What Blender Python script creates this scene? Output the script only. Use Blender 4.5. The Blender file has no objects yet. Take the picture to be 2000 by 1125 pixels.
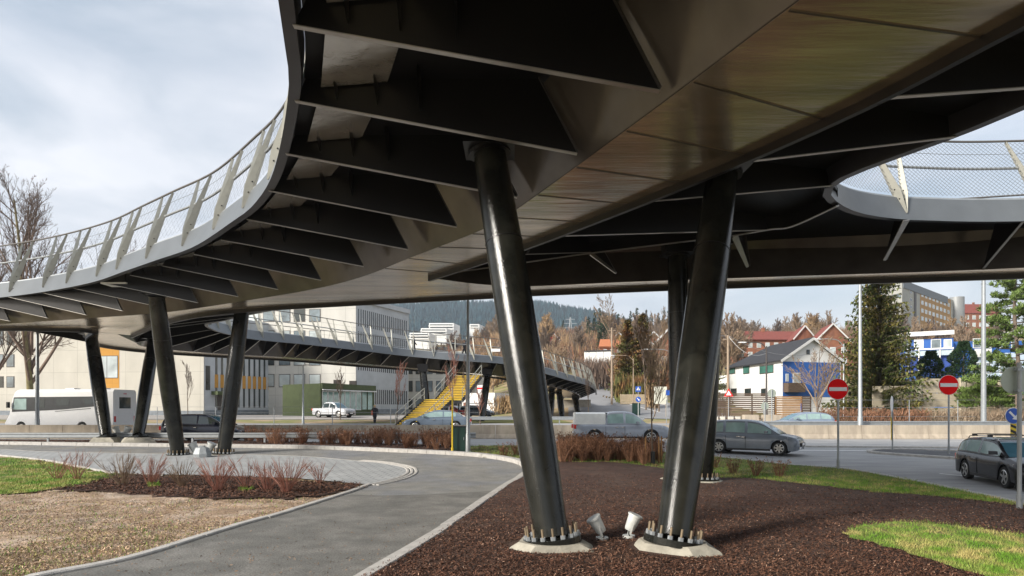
import bpy, bmesh, math, random
import numpy as np
from mathutils import Vector, Matrix
from mathutils.geometry import tessellate_polygon
random.seed(7); RNG = np.random.default_rng(7)
SC = bpy.context.scene; COL = SC.collection
R = math.radians
# ------------------------------------------------------------------ camera, sky, sun, exposure
F, CX, HY, CH = 1250.0, 1000.0, 799.0, 2.4
cam = bpy.data.cameras.new("camera"); camo = bpy.data.objects.new("camera", cam); COL.objects.link(camo)
camo.location = (0, 0, CH); camo.rotation_euler = (R(90), 0, 0)
cam.sensor_width = 36; cam.lens = 36 * F / 2000; cam.shift_y = (HY - 562.5) / 2000; cam.clip_end = 9000; cam.clip_start = .1
SC.camera = camo
SUN_EL, SUN_AZ = 27, 236          # azimuth clockwise from +Y
w = bpy.data.worlds.new("World"); SC.world = w; w.use_nodes = True
nt = w.node_tree; N = nt.nodes; L = nt.links; N.clear()
out = N.new("ShaderNodeOutputWorld"); bg = N.new("ShaderNodeBackground"); bg2 = N.new("ShaderNodeBackground"); mx = N.new("ShaderNodeMixShader")
sky = N.new("ShaderNodeTexSky"); sky.sky_type = 'NISHITA'; sky.sun_disc = False
sky.sun_elevation = R(SUN_EL); sky.sun_rotation = R(SUN_AZ); sky.air_density = 1.2; sky.dust_density = 2.0
L.new(sky.outputs[0], bg.inputs[0]); bg.inputs[1].default_value = .12
tc = N.new("ShaderNodeTexCoord"); mp = N.new("ShaderNodeMapping"); mp.inputs['Scale'].default_value = (1, 1, 2.6)
mp.inputs['Location'].default_value = (.35, .2, .1)
L.new(tc.outputs['Generated'], mp.inputs[0])
n1 = N.new("ShaderNodeTexNoise"); n1.inputs['Scale'].default_value = 1.7; n1.inputs['Detail'].default_value = 7; n1.inputs['Roughness'].default_value = .52; n1.inputs['Distortion'].default_value = .35
L.new(mp.outputs[0], n1.inputs[0])
cr = N.new("ShaderNodeValToRGB"); cr.color_ramp.elements[0].position = .38; cr.color_ramp.elements[0].color = (.68,.68,.68,1)
cr.color_ramp.elements[1].position = .62; cr.color_ramp.elements[1].color = (.97,.97,.97,1)
L.new(n1.outputs[0], cr.inputs[0]); L.new(cr.outputs[0], mx.inputs[0])
n2 = N.new("ShaderNodeTexNoise"); n2.inputs['Scale'].default_value = 3.0; n2.inputs['Detail'].default_value = 9; n2.inputs['Distortion'].default_value = .5
L.new(mp.outputs[0], n2.inputs[0])
c2 = N.new("ShaderNodeValToRGB"); c2.color_ramp.elements[0].position = .36; c2.color_ramp.elements[0].color = (.50,.575,.665,1)
c2.color_ramp.elements[1].position = .60; c2.color_ramp.elements[1].color = (.86,.88,.935,1)
L.new(n2.outputs[0], c2.inputs[0]); L.new(c2.outputs[0], bg2.inputs[0]); bg2.inputs[1].default_value = .82
L.new(bg.outputs[0], mx.inputs[1]); L.new(bg2.outputs[0], mx.inputs[2]); L.new(mx.outputs[0], out.inputs[0])
sl = bpy.data.lights.new("sun", 'SUN'); sl.energy = 4.3; sl.angle = R(14); sl.color = (1, .94, .85)
so = bpy.data.objects.new("sun", sl); COL.objects.link(so)
az = R(SUN_AZ); el = R(SUN_EL); sd = Vector((math.sin(az) * math.cos(el), math.cos(az) * math.cos(el), math.sin(el)))
so.rotation_euler = sd.to_track_quat('Z', 'Y').to_euler()
SC.view_settings.view_transform = 'Standard'; SC.view_settings.look = 'None'; SC.view_settings.exposure = .50; SC.view_settings.gamma = 1
SC.cycles.max_bounces = 6; SC.cycles.transparent_max_bounces = 12

# ------------------------------------------------------------------ helpers
def sst(a, b, x):
    t = min(1, max(0, (x - a) / (b - a))); return t * t * (3 - 2 * t)
PROF = [(80,0),(100,2.6),(130,6),(200,15),(350,40),(600,60),(900,62),(1100,50)]
def T(X, Y):
    if Y < 22: return 0.0
    yy = min(Y, 80)
    zr = .0255 * (yy - 22)
    if Y < 41.6:
        zl = min(.042 * (Y - 22), .5); k = sst(-2, 6, X); zr = zl * (1 - k) + zr * k
    if Y > 80:
        u = X / Y; k = (min(Y, 220) - 80) / 140
        a = (1 - k) * (-.03) + k * (-.3); b = (1 - k) * .1 + k * .02
        r = sst(a, b, u)
        for (p, q) in zip(PROF[:-1], PROF[1:]):
            if Y <= q[0]:
                h = p[1] + (q[1] - p[1]) * (Y - p[0]) / (q[0] - p[0]); break
        else: h = PROF[-1][1]
        zr += r * h
    return zr
def P(px, py=None, z=None, d=None):
    if d is None: d = (z - CH) * F / (HY - py)
    if z is None: z = CH + (HY - py) * d / F
    return Vector(((px - CX) / F * d, d, z))
def G(px, py, off=0.0, y0=4.0):
    u = (px - CX) / F; s = (HY - py) / F; d = y0
    while d < 1500:
        if CH + s * d <= T(u * d, d): break
        d *= 1.01
    a, b = d / 1.01, d
    for _ in range(20):
        m = (a + b) / 2
        if CH + s * m <= T(u * m, m): b = m
        else: a = m
    return Vector((u * b, b, T(u * b, b) + off))
def at(px, d, off=0.0):
    X = (px - CX) / F * d; return Vector((X, d, T(X, d) + off))

MATS = {}
def mat(name, col, rough=.6, metal=0, ior=None, grain=0, gscale=45, var=.12, vscale=4.0, bump=0, bscale=30, spec=.5, coat=0, island=0, col2=None, c2scale=1.0, c2lo=.45, c2hi=.6, stretch=None, emit=None):
    if name in MATS: return MATS[name]
    m = bpy.data.materials.new(name); m.use_nodes = True; nt = m.node_tree; N = nt.nodes; L = nt.links
    b = N['Principled BSDF']; b.inputs['Roughness'].default_value = rough; b.inputs['Metallic'].default_value = metal
    b.inputs['Specular IOR Level'].default_value = spec
    if ior: b.inputs['IOR'].default_value = ior
    b.inputs['Coat Weight'].default_value = coat; b.inputs['Coat Roughness'].default_value = .08
    tc = N.new("ShaderNodeTexCoord"); src = tc.outputs['Object']
    if stretch:
        mp = N.new("ShaderNodeMapping"); mp.inputs['Scale'].default_value = stretch; L.new(src, mp.inputs[0]); src = mp.outputs[0]
    def noise(s, det=4):
        n = N.new("ShaderNodeTexNoise"); n.inputs['Scale'].default_value = s; n.inputs['Detail'].default_value = det; L.new(src, n.inputs[0]); return n.outputs[0]
    rgb = N.new("ShaderNodeRGB"); rgb.outputs[0].default_value = (*col, 1); cur = rgb.outputs[0]
    def mixc(a, bsock, fac, typ='MIX'):
        k = N.new("ShaderNodeMix"); k.data_type = 'RGBA'; k.blend_type = typ
        if isinstance(fac, float): k.inputs[0].default_value = fac
        else: L.new(fac, k.inputs[0])
        L.new(a, k.inputs[6]); L.new(bsock, k.inputs[7]); return k.outputs[2]
    if col2:
        r2 = N.new("ShaderNodeRGB"); r2.outputs[0].default_value = (*col2, 1)
        mr = N.new("ShaderNodeMapRange"); mr.inputs[1].default_value = c2lo; mr.inputs[2].default_value = c2hi; L.new(noise(c2scale, 5), mr.inputs[0])
        cur = mixc(cur, r2.outputs[0], mr.outputs[0])
    def scale_by(sock, lo, hi, cur):
        mr = N.new("ShaderNodeMapRange"); mr.inputs[1].default_value = .25 if sock.name != 'Random Per Island' else 0; mr.inputs[2].default_value = .75 if sock.name != 'Random Per Island' else 1
        mr.inputs[3].default_value = lo; mr.inputs[4].default_value = hi; L.new(sock, mr.inputs[0])
        v = N.new("ShaderNodeVectorMath"); v.operation = 'SCALE'; L.new(cur, v.inputs[0]); L.new(mr.outputs[0], v.inputs['Scale']); return v.outputs[0]
    if var: cur = scale_by(noise(vscale, 6), 1 - var, 1 + var, cur)
    if grain: cur = scale_by(noise(gscale, 2), 1 - grain, 1 + grain, cur)
    if island:
        g = N.new("ShaderNodeNewGeometry"); cur = scale_by(g.outputs['Random Per Island'], 1 - island, 1 + island, cur)
    L.new(cur, b.inputs['Base Color'])
    if bump:
        bp = N.new("ShaderNodeBump"); bp.inputs['Strength'].default_value = bump; bp.inputs['Distance'].default_value = .02
        L.new(noise(bscale, 6), bp.inputs['Height']); L.new(bp.outputs[0], b.inputs['Normal'])
    if emit: b.inputs['Emission Color'].default_value = (*emit[:3], 1); b.inputs['Emission Strength'].default_value = emit[3]
    MATS[name] = m; return m

ROOT = {}
class MB:
    def __init__(s): s.v = []; s.f = []; s.m = []
    def vs(s, pts): i = len(s.v); s.v += [tuple(p) for p in pts]; return i
    def face(s, pts, m=0):
        i = s.vs(pts); s.f.append(tuple(range(i, i + len(pts)))); s.m.append(m)
    def box(s, c, size, rz=0, m=0, axes=None, taper=1):
        c = Vector(c); hx, hy, hz = [q / 2 for q in size]
        if axes: ax, ay, azv = axes
        else:
            ax = Vector((math.cos(rz), math.sin(rz), 0)); ay = Vector((-math.sin(rz), math.cos(rz), 0)); azv = Vector((0, 0, 1))
        p = []
        for z in (-1, 1):
            t = taper if z > 0 else 1
            for x, y in ((-1, -1), (1, -1), (1, 1), (-1, 1)): p.append(c + ax * (x * hx * t) + ay * (y * hy * t) + azv * (z * hz))
        i = s.vs(p)
        for q in ((3,2,1,0),(4,5,6,7),(0,1,5,4),(1,2,6,5),(2,3,7,6),(3,0,4,7)): s.f.append(tuple(i + k for k in q)); s.m.append(m)
    def bar(s, a, b, wd, th, side=None, m=0, w2=None):
        a, b = Vector(a), Vector(b); t = (b - a); ln = t.length; t.normalize()
        sd = Vector(side) if side is not None else Vector((0, 0, 1)).cross(t)
        if sd.length < 1e-4: sd = Vector((1, 0, 0))
        sd = (sd - t * sd.dot(t)).normalized(); n = t.cross(sd)
        w2 = wd if w2 is None else w2; p = []
        for q, ww in ((a, wd), (b, w2)):
            for x, y in ((-1,-1),(1,-1),(1,1),(-1,1)): p.append(q + sd * (x * ww / 2) + n * (y * th / 2))
        i = s.vs(p)
        for q in ((3,2,1,0),(4,5,6,7),(0,1,5,4),(1,2,6,5),(2,3,7,6),(3,0,4,7)): s.f.append(tuple(i + k for k in q)); s.m.append(m)
    def tube(s, pts, rad, n=8, m=0, cap=True):
        pts = [Vector(p) for p in pts]
        if not hasattr(rad, '__len__'): rad = [rad] * len(pts)
        prev = None; rings = []
        for k, p in enumerate(pts):
            t = (pts[min(k + 1, len(pts) - 1)] - pts[max(k - 1, 0)])
            if t.length < 1e-9: t = Vector((0, 0, 1))
            t.normalize()
            if prev is None:
                a = Vector((1, 0, 0)) if abs(t.x) < .8 else Vector((0, 1, 0)); u = (a - t * a.dot(t)).normalized()
            else: u = (prev - t * prev.dot(t)).normalized()
            prev = u; v = t.cross(u)
            rings.append(s.vs([p + (u * math.cos(2 * math.pi * j / n) + v * math.sin(2 * math.pi * j / n)) * rad[k] for j in range(n)]))
        for a, b in zip(rings[:-1], rings[1:]):
            for j in range(n): s.f.append((a + j, a + (j + 1) % n, b + (j + 1) % n, b + j)); s.m.append(m)
        if cap:
            s.f.append(tuple(rings[0] + j for j in reversed(range(n)))); s.m.append(m)
            s.f.append(tuple(rings[-1] + j for j in range(n))); s.m.append(m)
    def strip(s, A, B, m=0):
        i = s.vs(A); j = s.vs(B)
        for k in range(len(A) - 1): s.f.append((i + k, i + k + 1, j + k + 1, j + k)); s.m.append(m)
    def band(s, rings, closed=True, m=0, caps=True):
        ids = [s.vs(r) for r in rings]; n = len(rings[0])
        for a, b in zip(ids[:-1], ids[1:]):
            for j in range(n if closed else n - 1): s.f.append((a + j, a + (j + 1) % n, b + (j + 1) % n, b + j)); s.m.append(m)
        if caps and closed:
            s.f.append(tuple(ids[0] + j for j in reversed(range(n)))); s.m.append(m)
            s.f.append(tuple(ids[-1] + j for j in range(n))); s.m.append(m)
    def prism(s, poly, z0, z1, m=0):     # poly: XY list
        n = len(poly); i = s.vs([(p[0], p[1], z0) for p in poly]); j = s.vs([(p[0], p[1], z1) for p in poly])
        for k in range(n): s.f.append((i + k, i + (k + 1) % n, j + (k + 1) % n, j + k)); s.m.append(m)
        for tri in tessellate_polygon([[Vector((p[0], p[1], 0)) for p in poly]]):
            s.f.append(tuple(j + q for q in tri)); s.m.append(m); s.f.append(tuple(i + q for q in reversed(tri))); s.m.append(m)
    def build(s, name, mats, parent=None, smooth=False, angle=35):
        me = bpy.data.meshes.new(name)
        v = s.v
        if parent is not None:
            o0 = ROOT.get(parent.name, Vector((0, 0, 0))); v = [(p[0] - o0[0], p[1] - o0[1], p[2] - o0[2]) for p in v]
        me.from_pydata(v, [], s.f)
        if not isinstance(mats, (list, tuple)): mats = [mats]
        for q in mats: me.materials.append(q)
        if len(mats) > 1: me.polygons.foreach_set('material_index', s.m)
        bm = bmesh.new(); bm.from_mesh(me)
        if smooth: bmesh.ops.remove_doubles(bm, verts=bm.verts, dist=1e-5)
        if len(bm.faces) < 60000: bmesh.ops.recalc_face_normals(bm, faces=bm.faces)
        if smooth:
            for f in bm.faces: f.smooth = True
            for e in bm.edges:
                if len(e.link_faces) == 2 and e.calc_face_angle(0) > R(angle): e.smooth = False
        bm.to_mesh(me); bm.free()
        ob = bpy.data.objects.new(name, me); COL.objects.link(ob)
        if parent is not None:
            ob.parent = parent
            ROOT[ob.name] = ROOT.get(parent.name, Vector((0, 0, 0)))
        return ob
def tag(o, label=None, cat=None, group=None, kind=None):
    if label: o['label'] = label
    if cat: o['category'] = cat
    if group: o['group'] = group
    if kind: o['kind'] = kind
    return o
def thing(name, label, cat, loc=(0, 0, 0), group=None):
    o = bpy.data.objects.new(name, None); o.empty_display_size = .3; COL.objects.link(o); o.location = loc
    ROOT[o.name] = Vector(loc); return tag(o, label, cat, group)
def copy_tree(o, loc=None, rz=None, sc=None, label=None, parent=None, group=None):
    c = o.copy(); COL.objects.link(c)
    if parent is not None: c.parent = parent
    if loc is not None: c.location = loc
    if rz is not None: c.rotation_euler = (0, 0, rz)
    if sc is not None: c.scale = sc if hasattr(sc, '__len__') else (sc, sc, sc)
    if label: c['label'] = label
    if group: c['group'] = group
    for ch in list(o.children): copy_tree(ch, parent=c)
    return c
def crom(pts, n=6, closed=False):
    pts = [Vector(p) for p in pts]; outp = []
    for i in range(len(pts) - 1):
        p0 = pts[max(i - 1, 0)]; p1 = pts[i]; p2 = pts[i + 1]; p3 = pts[min(i + 2, len(pts) - 1)]
        for k in range(n):
            t = k / n; t2 = t * t; t3 = t2 * t
            outp.append(.5 * ((2 * p1) + (-p0 + p2) * t + (2 * p0 - 5 * p1 + 4 * p2 - p3) * t2 + (-p0 + 3 * p1 - 3 * p2 + p3) * t3))
    outp.append(pts[-1]); return outp
def resample(pts, n):
    pts = [Vector(p) for p in pts]; d = [0]
    for a, b in zip(pts[:-1], pts[1:]): d.append(d[-1] + (b - a).length)
    o = []; j = 0
    for k in range(n + 1):
        t = d[-1] * k / n
        while j < len(d) - 2 and d[j + 1] < t: j += 1
        f = (t - d[j]) / max(1e-9, d[j + 1] - d[j]); o.append(pts[j].lerp(pts[j + 1], f))
    return o
def plen(pts): return sum((Vector(b) - Vector(a)).length for a, b in zip(pts[:-1], pts[1:]))
def normals2(pts):           # horizontal left-hand normals along a polyline
    r = []
    for i in range(len(pts)):
        t = Vector(pts[min(i + 1, len(pts) - 1)]) - Vector(pts[max(i - 1, 0)]); t.z = 0
        t = t.normalized() if t.length > 1e-6 else Vector((1, 0, 0)); r.append(Vector((-t.y, t.x, 0)))
    return r
def drape(name, xy, off, m, cell=4.0, label=None, kind='structure', extra=None):
    bm = bmesh.new()
    vs = [bm.verts.new((p[0], p[1], 0)) for p in xy]; pts = [Vector((p[0], p[1], 0)) for p in xy]
    for tri in tessellate_polygon([pts]):
        try: bm.faces.new([vs[i] for i in tri])
        except ValueError: pass
    xs = [p[0] for p in xy]; ys = [p[1] for p in xy]
    cuts = [('y', 22), ('y', 33.9), ('y', 41.6), ('y', 80)]
    if max(xs) - min(xs) < 400:
        k = math.floor(min(xs) / cell) + 1
        while k * cell < max(xs): cuts.append(('x', k * cell)); k += 1
        k = math.floor(min(ys) / cell) + 1
        while k * cell < max(ys): cuts.append(('y', k * cell)); k += 1
    for ax, v in cuts:
        co, no = ((v, 0, 0), (1, 0, 0)) if ax == 'x' else ((0, v, 0), (0, 1, 0))
        bmesh.ops.bisect_plane(bm, geom=list(bm.verts) + list(bm.edges) + list(bm.faces), plane_co=co, plane_no=no)
    for v in bm.verts: v.co.z = T(v.co.x, v.co.y) + off + (extra(v.co.x, v.co.y) if extra else 0)
    bmesh.ops.recalc_face_normals(bm, faces=bm.faces)
    for f in bm.faces:
        if f.normal.z < 0: f.normal_flip()
        f.smooth = True
    me = bpy.data.meshes.new(name); bm.to_mesh(me); bm.free(); me.materials.append(m)
    o = bpy.data.objects.new(name, me); COL.objects.link(o)
    return tag(o, label, None, None, kind)
def gpoly(pxs): return [tuple(G(x, y)[:2]) for x, y in pxs]
def gline(pxs, n=5): return crom([G(x, y) for x, y in pxs], n)
def in_poly(x, y, poly):
    c = False; n = len(poly); j = n - 1
    for i in range(n):
        xi, yi = poly[i][0], poly[i][1]; xj, yj = poly[j][0], poly[j][1]
        if (yi > y) != (yj > y) and x < (xj - xi) * (y - yi) / (yj - yi) + xi: c = not c
        j = i
    return c
def rnd_in(poly, n, bias=0):
    xs = [p[0] for p in poly]; ys = [p[1] for p in poly]; o = []; tries = 0
    while len(o) < n and tries < n * 30:
        tries += 1
        x = random.uniform(min(xs), max(xs)); y = random.uniform(min(ys), max(ys))
        if bias and random.random() > (min(ys) / y) ** bias: continue
        if in_poly(x, y, poly): o.append((x, y))
    return o

# ------------------------------------------------------------------ materials
M = {}
M['asphalt'] = mat('asphalt', (.115,.115,.118), .85, var=.22, vscale=1.2, bump=.5, bscale=140, col2=(.082,.084,.09), c2scale=.5)
M['asphalt_path'] = mat('asphalt_path', (.245,.238,.22), .8, var=.2, vscale=1.5, bump=1, bscale=60, grain=.38, gscale=30, col2=(.215,.218,.225), c2scale=.45)
M['asphalt_new'] = mat('asphalt_new', (.155,.151,.138), .85, var=.22, vscale=2.2, bump=1, bscale=60, grain=.42, gscale=34, col2=(.205,.197,.18), c2scale=.8)
M['road_far'] = mat('road_grey', (.26,.26,.265), .85, var=.12, vscale=.3, bump=.3, bscale=60)
M['road_mid'] = mat('road_mid', (.31,.31,.313), .8, var=.15, vscale=.5, bump=.3, bscale=80, grain=.12, gscale=14, col2=(.35,.348,.342), c2scale=.25, stretch=(1,5,1))
M['kerb'] = mat('granite_kerb', (.46,.44,.41), .8, var=.2, vscale=6, bump=.5, bscale=50)
M['white_line'] = mat('road_paint', (.72,.72,.70), .6, var=.1, vscale=8)
M['soil'] = mat('soil', (.31,.215,.14), .95, var=.45, vscale=1.6, bump=1, bscale=20, grain=.35, gscale=16, col2=(.44,.34,.26), c2scale=1.4)
M['mulch'] = mat('bark_mulch', (.060,.026,.015), .95, var=.4, vscale=4, bump=1, bscale=40, col2=(.075,.040,.026), c2scale=.7)
M['chip'] = mat('bark_chip', (.088,.038,.021), .8, var=.2, vscale=1.5, island=1.0, col2=(.12,.06,.036), c2scale=.55, c2lo=.5, c2hi=.7)
M['soilchip'] = mat('leaf_litter', (.36,.25,.16), .9, var=.45, vscale=.9, island=.8)
M['lawn'] = mat('lawn_base', (.10,.14,.025), .95, var=.35, vscale=3, bump=1, bscale=30, col2=(.20,.17,.06), c2scale=1.3)
M['blade'] = mat('grass_blade', (.15,.31,.02), .7, var=.25, vscale=1.6, island=.45, col2=(.40,.34,.12), c2scale=1.6, c2lo=.42, c2hi=.62)
M['dry'] = mat('dry_ground', (.34,.25,.15), .95, var=.25, vscale=2, bump=.6, bscale=20, col2=(.2,.2,.06), c2scale=.35)
M['gravel'] = mat('gravel_yard', (.36,.33,.30), .9, var=.15, vscale=2, bump=.5, bscale=30)
M['concrete'] = mat('concrete', (.42,.385,.325), .85, var=.18, vscale=3, bump=.35, bscale=30, col2=(.34,.31,.26), c2scale=1.1)
M['footing'] = mat('footing_concrete', (.36,.335,.275), .85, var=.3, vscale=4, bump=.4, bscale=35)
M['galv'] = mat('galvanised_steel', (.36,.38,.39), .45, .5, var=.12, vscale=5)
M['cable'] = mat('wire_rope', (.30,.31,.32), .45, .5, var=0)
M['post'] = mat('railing_steel', (.36,.355,.31), .45, .35, var=.12, vscale=4)
M['black_plastic'] = mat('black_plastic', (.02,.02,.02), .5, var=0)
M['lampwhite'] = mat('lamp_white', (.75,.76,.76), .4, var=.05)
M['dark_pole'] = mat('dark_pole', (.06,.05,.045), .6, var=.1)
M['wood_pole'] = mat('wood_pole', (.33,.25,.18), .8, var=.2)
def steel(name, col, rough, bump, bscale, stretch=(1,1,1), spec=.5, col2=None):
    return mat(name, col, rough, 0, var=.2, vscale=1.5, bump=bump, bscale=bscale, spec=spec, stretch=stretch, col2=col2, c2scale=.8)
M['web'] = mat('girder_paint', (.12,.105,.092), .20, .45, var=.25, vscale=1.2, bump=.4, bscale=1.8)
M['flange'] = mat('girder_soffit_sheen', (.80,.66,.49), .17, .85, var=.22, vscale=1.2, bump=.35, bscale=2.2, stretch=(.35, 2.2, 1), col2=(.62,.52,.38), c2scale=.7)  # pale tan stands in for ground mirrored in glossy black paint
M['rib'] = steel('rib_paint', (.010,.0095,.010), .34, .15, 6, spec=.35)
M['ribedge'] = mat('rib_edge_glint', (.42,.40,.37), .3, .6, var=.2, vscale=1.5)  # light tone paints the bright reflection along lower edges of ribs and stringer
M['stiff'] = steel('stiffener_paint', (.05,.048,.045), .35, .1, 6)
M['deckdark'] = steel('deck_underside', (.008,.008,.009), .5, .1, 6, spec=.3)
M['edgeplate'] = mat('edge_plate_sheen', (.55,.53,.50), .25, .7, var=.3, vscale=1.2, bump=.8, bscale=2.5)  # sky and ground reflections put into the colour of dark-coated plates
M['fascia'] = mat('fascia_paint', (.125,.137,.148), .4, .1, var=.1, vscale=1.5, bump=.1, bscale=3)
M['fasciashade'] = steel('fascia_shade', (.035,.035,.042), .35, .2, 3)  # darker fascia tone, shade of inner and lower faces put into the colour
M['column'] = mat('column_paint', (.012,.0125,.0105), .14, 0, spec=.38, var=.3, vscale=2.5, bump=.22, bscale=48, col2=(.022,.022,.018), c2scale=1.5)
M['bolt'] = mat('bolt_steel', (.26,.20,.13), .5, .5, var=.2)
# ------------------------------------------------------------------ ground and roads
def kerb(name, pxs, wd=.22, h=.1, off=0, n=5, m=None, label=None, side=0, world=None):
    pts = resample(gline(pxs, n) if world is None else world, 60); nr = normals2(pts); mb = MB(); rings = []
    Lk = plen(pts); far = min(p.y for p in pts) > 34; n_s = max(2, int(Lk / (1.0 if not far else 3))); rs = random.Random(n_s)
    fine = resample(pts, n_s * 4); nf = normals2(fine)
    def ring(p, q, sh, jit):
        c = p + q * (side + jit) + sh; a = c - q * wd / 2; b = c + q * wd / 2; za = T(a.x, a.y) + off; zb = T(b.x, b.y) + off
        return [Vector((a.x, a.y, za - .1)), Vector((a.x, a.y, za + h - .02)), Vector((a.x, a.y, za + h)) + q * .025, Vector((b.x, b.y, zb + h)) - q * .025, Vector((b.x, b.y, zb + h - .02)), Vector((b.x, b.y, zb - .1))]
    for i in range(n_s):
        jit = rs.gauss(0, .006); rg = []
        for k in range(5):
            j = i * 4 + k; t = (fine[min(j + 1, len(fine) - 1)] - fine[max(j - 1, 0)]).normalized(); sh = t * (.008 if k == 0 else -.008 if k == 4 else 0); rg.append(ring(fine[j], nf[j], sh, jit))
        mb.band(rg)
    o = mb.build(name, m or M['kerb']); return tag(o, label, None, None, 'structure')

# base sheet
def sheet(name, xs, ys, m, off=0):
    mb = MB(); ids = {}
    for j, y in enumerate(ys):
        for i, x in enumerate(xs): ids[i, j] = len(mb.v); mb.v.append((x, y, T(x, y) + off))
    for j in range(len(ys) - 1):
        for i in range(len(xs) - 1): mb.f.append((ids[i, j], ids[i+1, j], ids[i+1, j+1], ids[i, j+1])); mb.m.append(0)
    return tag(mb.build(name, m, smooth=True, angle=180), kind='structure')
xs = [-3500,-1500,-800,-400,-250,-180,-140,-110,-90,-75,-60,-50] + list(range(-44,45,4)) + [50,60,75,90,110,140,180,250,400,800,1500,3500]
xs = sorted(set(xs + [-2,0,1,2,3,5,6]))
ys = [-60,-20,0,10,22,24,26,28,30,32,33.9,36,38,41.6,46,52,60,70,80,84,88,92,96,100,106,112,120,130,142,155,170,190,210,235,265,300,350,420,500,600,750,900,1100,1500,2500]
sheet('ground', xs, ys, M['dry'], -.03)

# path surfaces
kerbL = [(76,1125),(224,1098),(320,1072),(440,1034),(560,1000),(680,962),(720,947)]
kerbR = [(1029,918),(1026,924),(1012,935),(971,960),(862,1036),(715,1125)]
farK = [(-500,858),(-200,862),(0,868),(400,873),(600,876),(780,883),(915,890),(982,898),(1018,906),(1028,914)]
pave_tip = [(720,947),(750,941),(790,928),(796,919),(785,912),(740,904),(700,901)]
pave_far = [(700,901),(600,892),(470,888),(320,887),(80,882),(0,878),(-300,872)]
pave_near = [(-300,884),(0,889),(100,900),(220,923),(320,927),(400,929),(500,932),(580,934),(640,940),(700,945),(720,947)]
pathpoly = gpoly([(-500,858),(-200,862),(0,868),(400,873),(600,876),(780,883),(915,890),(982,898),(1018,906),(1029,918),(1012,935),(971,960),(862,1036),(715,1125)]) + [(-2.6,6.5),(-3.6,4),(-9,4),(-8.6,7)] + gpoly([(60,1128),(224,1098),(320,1072),(440,1034),(560,1000),(680,962),(720,947),(790,928),(796,919),(785,912),(740,904),(700,901),(600,892),(470,888),(320,887),(80,882),(0,878),(-500,868)])
drape('footpath', pathpoly, 0.0, M['asphalt_path'])
newp = gpoly([(690,966),(740,968),(830,966),(976,958),(940,983),(862,1036),(715,1125)]) + [(-2.6,6.5),(-3.6,4),(-9,4),(-8.6,7)] + gpoly([(60,1128),(224,1098),(320,1072),(440,1034),(560,1000),(650,972)])
drape('footpath_patch', newp, .004, M['asphalt_new'])
def pavemat():
    m = mat('paving_blocks', (.40,.41,.415), .8, var=.12, vscale=1.2, bump=.3, bscale=40)
    nt = m.node_tree; N = nt.nodes; L = nt.links; b = N['Principled BSDF']
    src = b.inputs['Base Color'].links[0].from_socket
    tc = N.new("ShaderNodeTexCoord"); mp = N.new("ShaderNodeMapping"); mp.inputs['Rotation'].default_value = (0, 0, R(12)); L.new(tc.outputs['Object'], mp.inputs[0])
    br = N.new("ShaderNodeTexBrick"); br.inputs['Scale'].default_value = 1; br.inputs['Brick Width'].default_value = .42; br.inputs['Row Height'].default_value = .28
    br.inputs['Mortar Size'].default_value = .018; br.inputs['Color1'].default_value = (1,1,1,1); br.inputs['Color2'].default_value = (.86,.87,.88,1); br.inputs['Mortar'].default_value = (.42,.42,.4,1)
    L.new(mp.outputs[0], br.inputs[0])
    k = N.new("ShaderNodeMix"); k.data_type = 'RGBA'; k.blend_type = 'MULTIPLY'; k.inputs[0].default_value = 1; L.new(src, k.inputs[6]); L.new(br.outputs[0], k.inputs[7]); L.new(k.outputs[2], b.inputs['Base Color'])
    return m
M['paving'] = pavemat()
drape('pavement', gpoly(pave_near[:-1] + pave_tip + pave_far[1:]), .012, M['paving'])
kerb('kerb', kerbL + [], .20, .045, world=[Vector((-7.4,5,0)), Vector((-7.2,7,0))] + gline(kerbL, 4))
kerb('kerb', None, .26, .055, world=gline(kerbR, 5) + [Vector((-2.5,6.5,0)), Vector((-3.3,4,0))])
kerb('kerb', farK, .34, .16, n=4)
for sh, k in ((0,0), (.16,1), (.32,2)):
    kerb('kerb', pave_tip, .12, .03, n=4, side=-sh)
kerb('kerb', pave_near[1:5], .12, .03, n=3)
kerb('kerb', pave_far, .12, .015, n=3)

def jag(poly, a, n):
    q = resample([Vector((*p, 0)) for p in poly + poly[:1]], n)[:-1]; rr = random.Random(n); return [(p.x + rr.gauss(0, a), p.y + rr.gauss(0, a)) for p in q]
# planting ground
soil = gpoly([(-400,897),(0,893),(100,903),(220,926),(320,930),(500,935),(640,943),(722,948),(680,960),(560,998),(440,1032),(320,1070),(224,1096),(76,1123)]) + [(-7.6,5),(-20,5),(-32,14)]
drape('soil', soil, -.01, M['soil'], extra=lambda x, y: .03 * math.sin(x * 1.1) * math.sin(y * .9 + 1))
lawnL = gpoly([(-400,900),(0,894),(100,905),(210,925),(255,929),(190,940),(150,952),(90,960),(0,966),(-400,975)])
lawnL = jag(lawnL, .16, 140)
drape('lawn', lawnL, .012, M['lawn'], extra=lambda x, y: .03 * math.sin(x * 1.1) * math.sin(y * .9 + 1))
bedL = gpoly([(225,926),(320,929),(500,935),(640,943),(718,949),(690,957),(640,966),(560,976),(430,976),(340,972),(230,965),(110,958),(160,948),(200,938)])
bedL = jag(bedL, .13, 140)
drape('mulch_bed', bedL, .025, M['mulch'], extra=lambda x, y: .03 * math.sin(x * 1.1) * math.sin(y * .9 + 1) + .005)
mulchR = gpoly([(1031,920),(1060,903),(1200,903),(1290,915),(1391,934),(1475,936),(1580,948),(1720,962),(1825,971),(2000,990),(2300,1020)]) + [(14,9),(14,3),(-3.2,3.2),(-2.4,6.5)] + gpoly([(718,1124),(864,1037),(973,962),(1015,936)])
bumpR = lambda x, y: .035 + .03 * math.sin(x * .9 + 1) * math.sin(y * .7)
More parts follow.
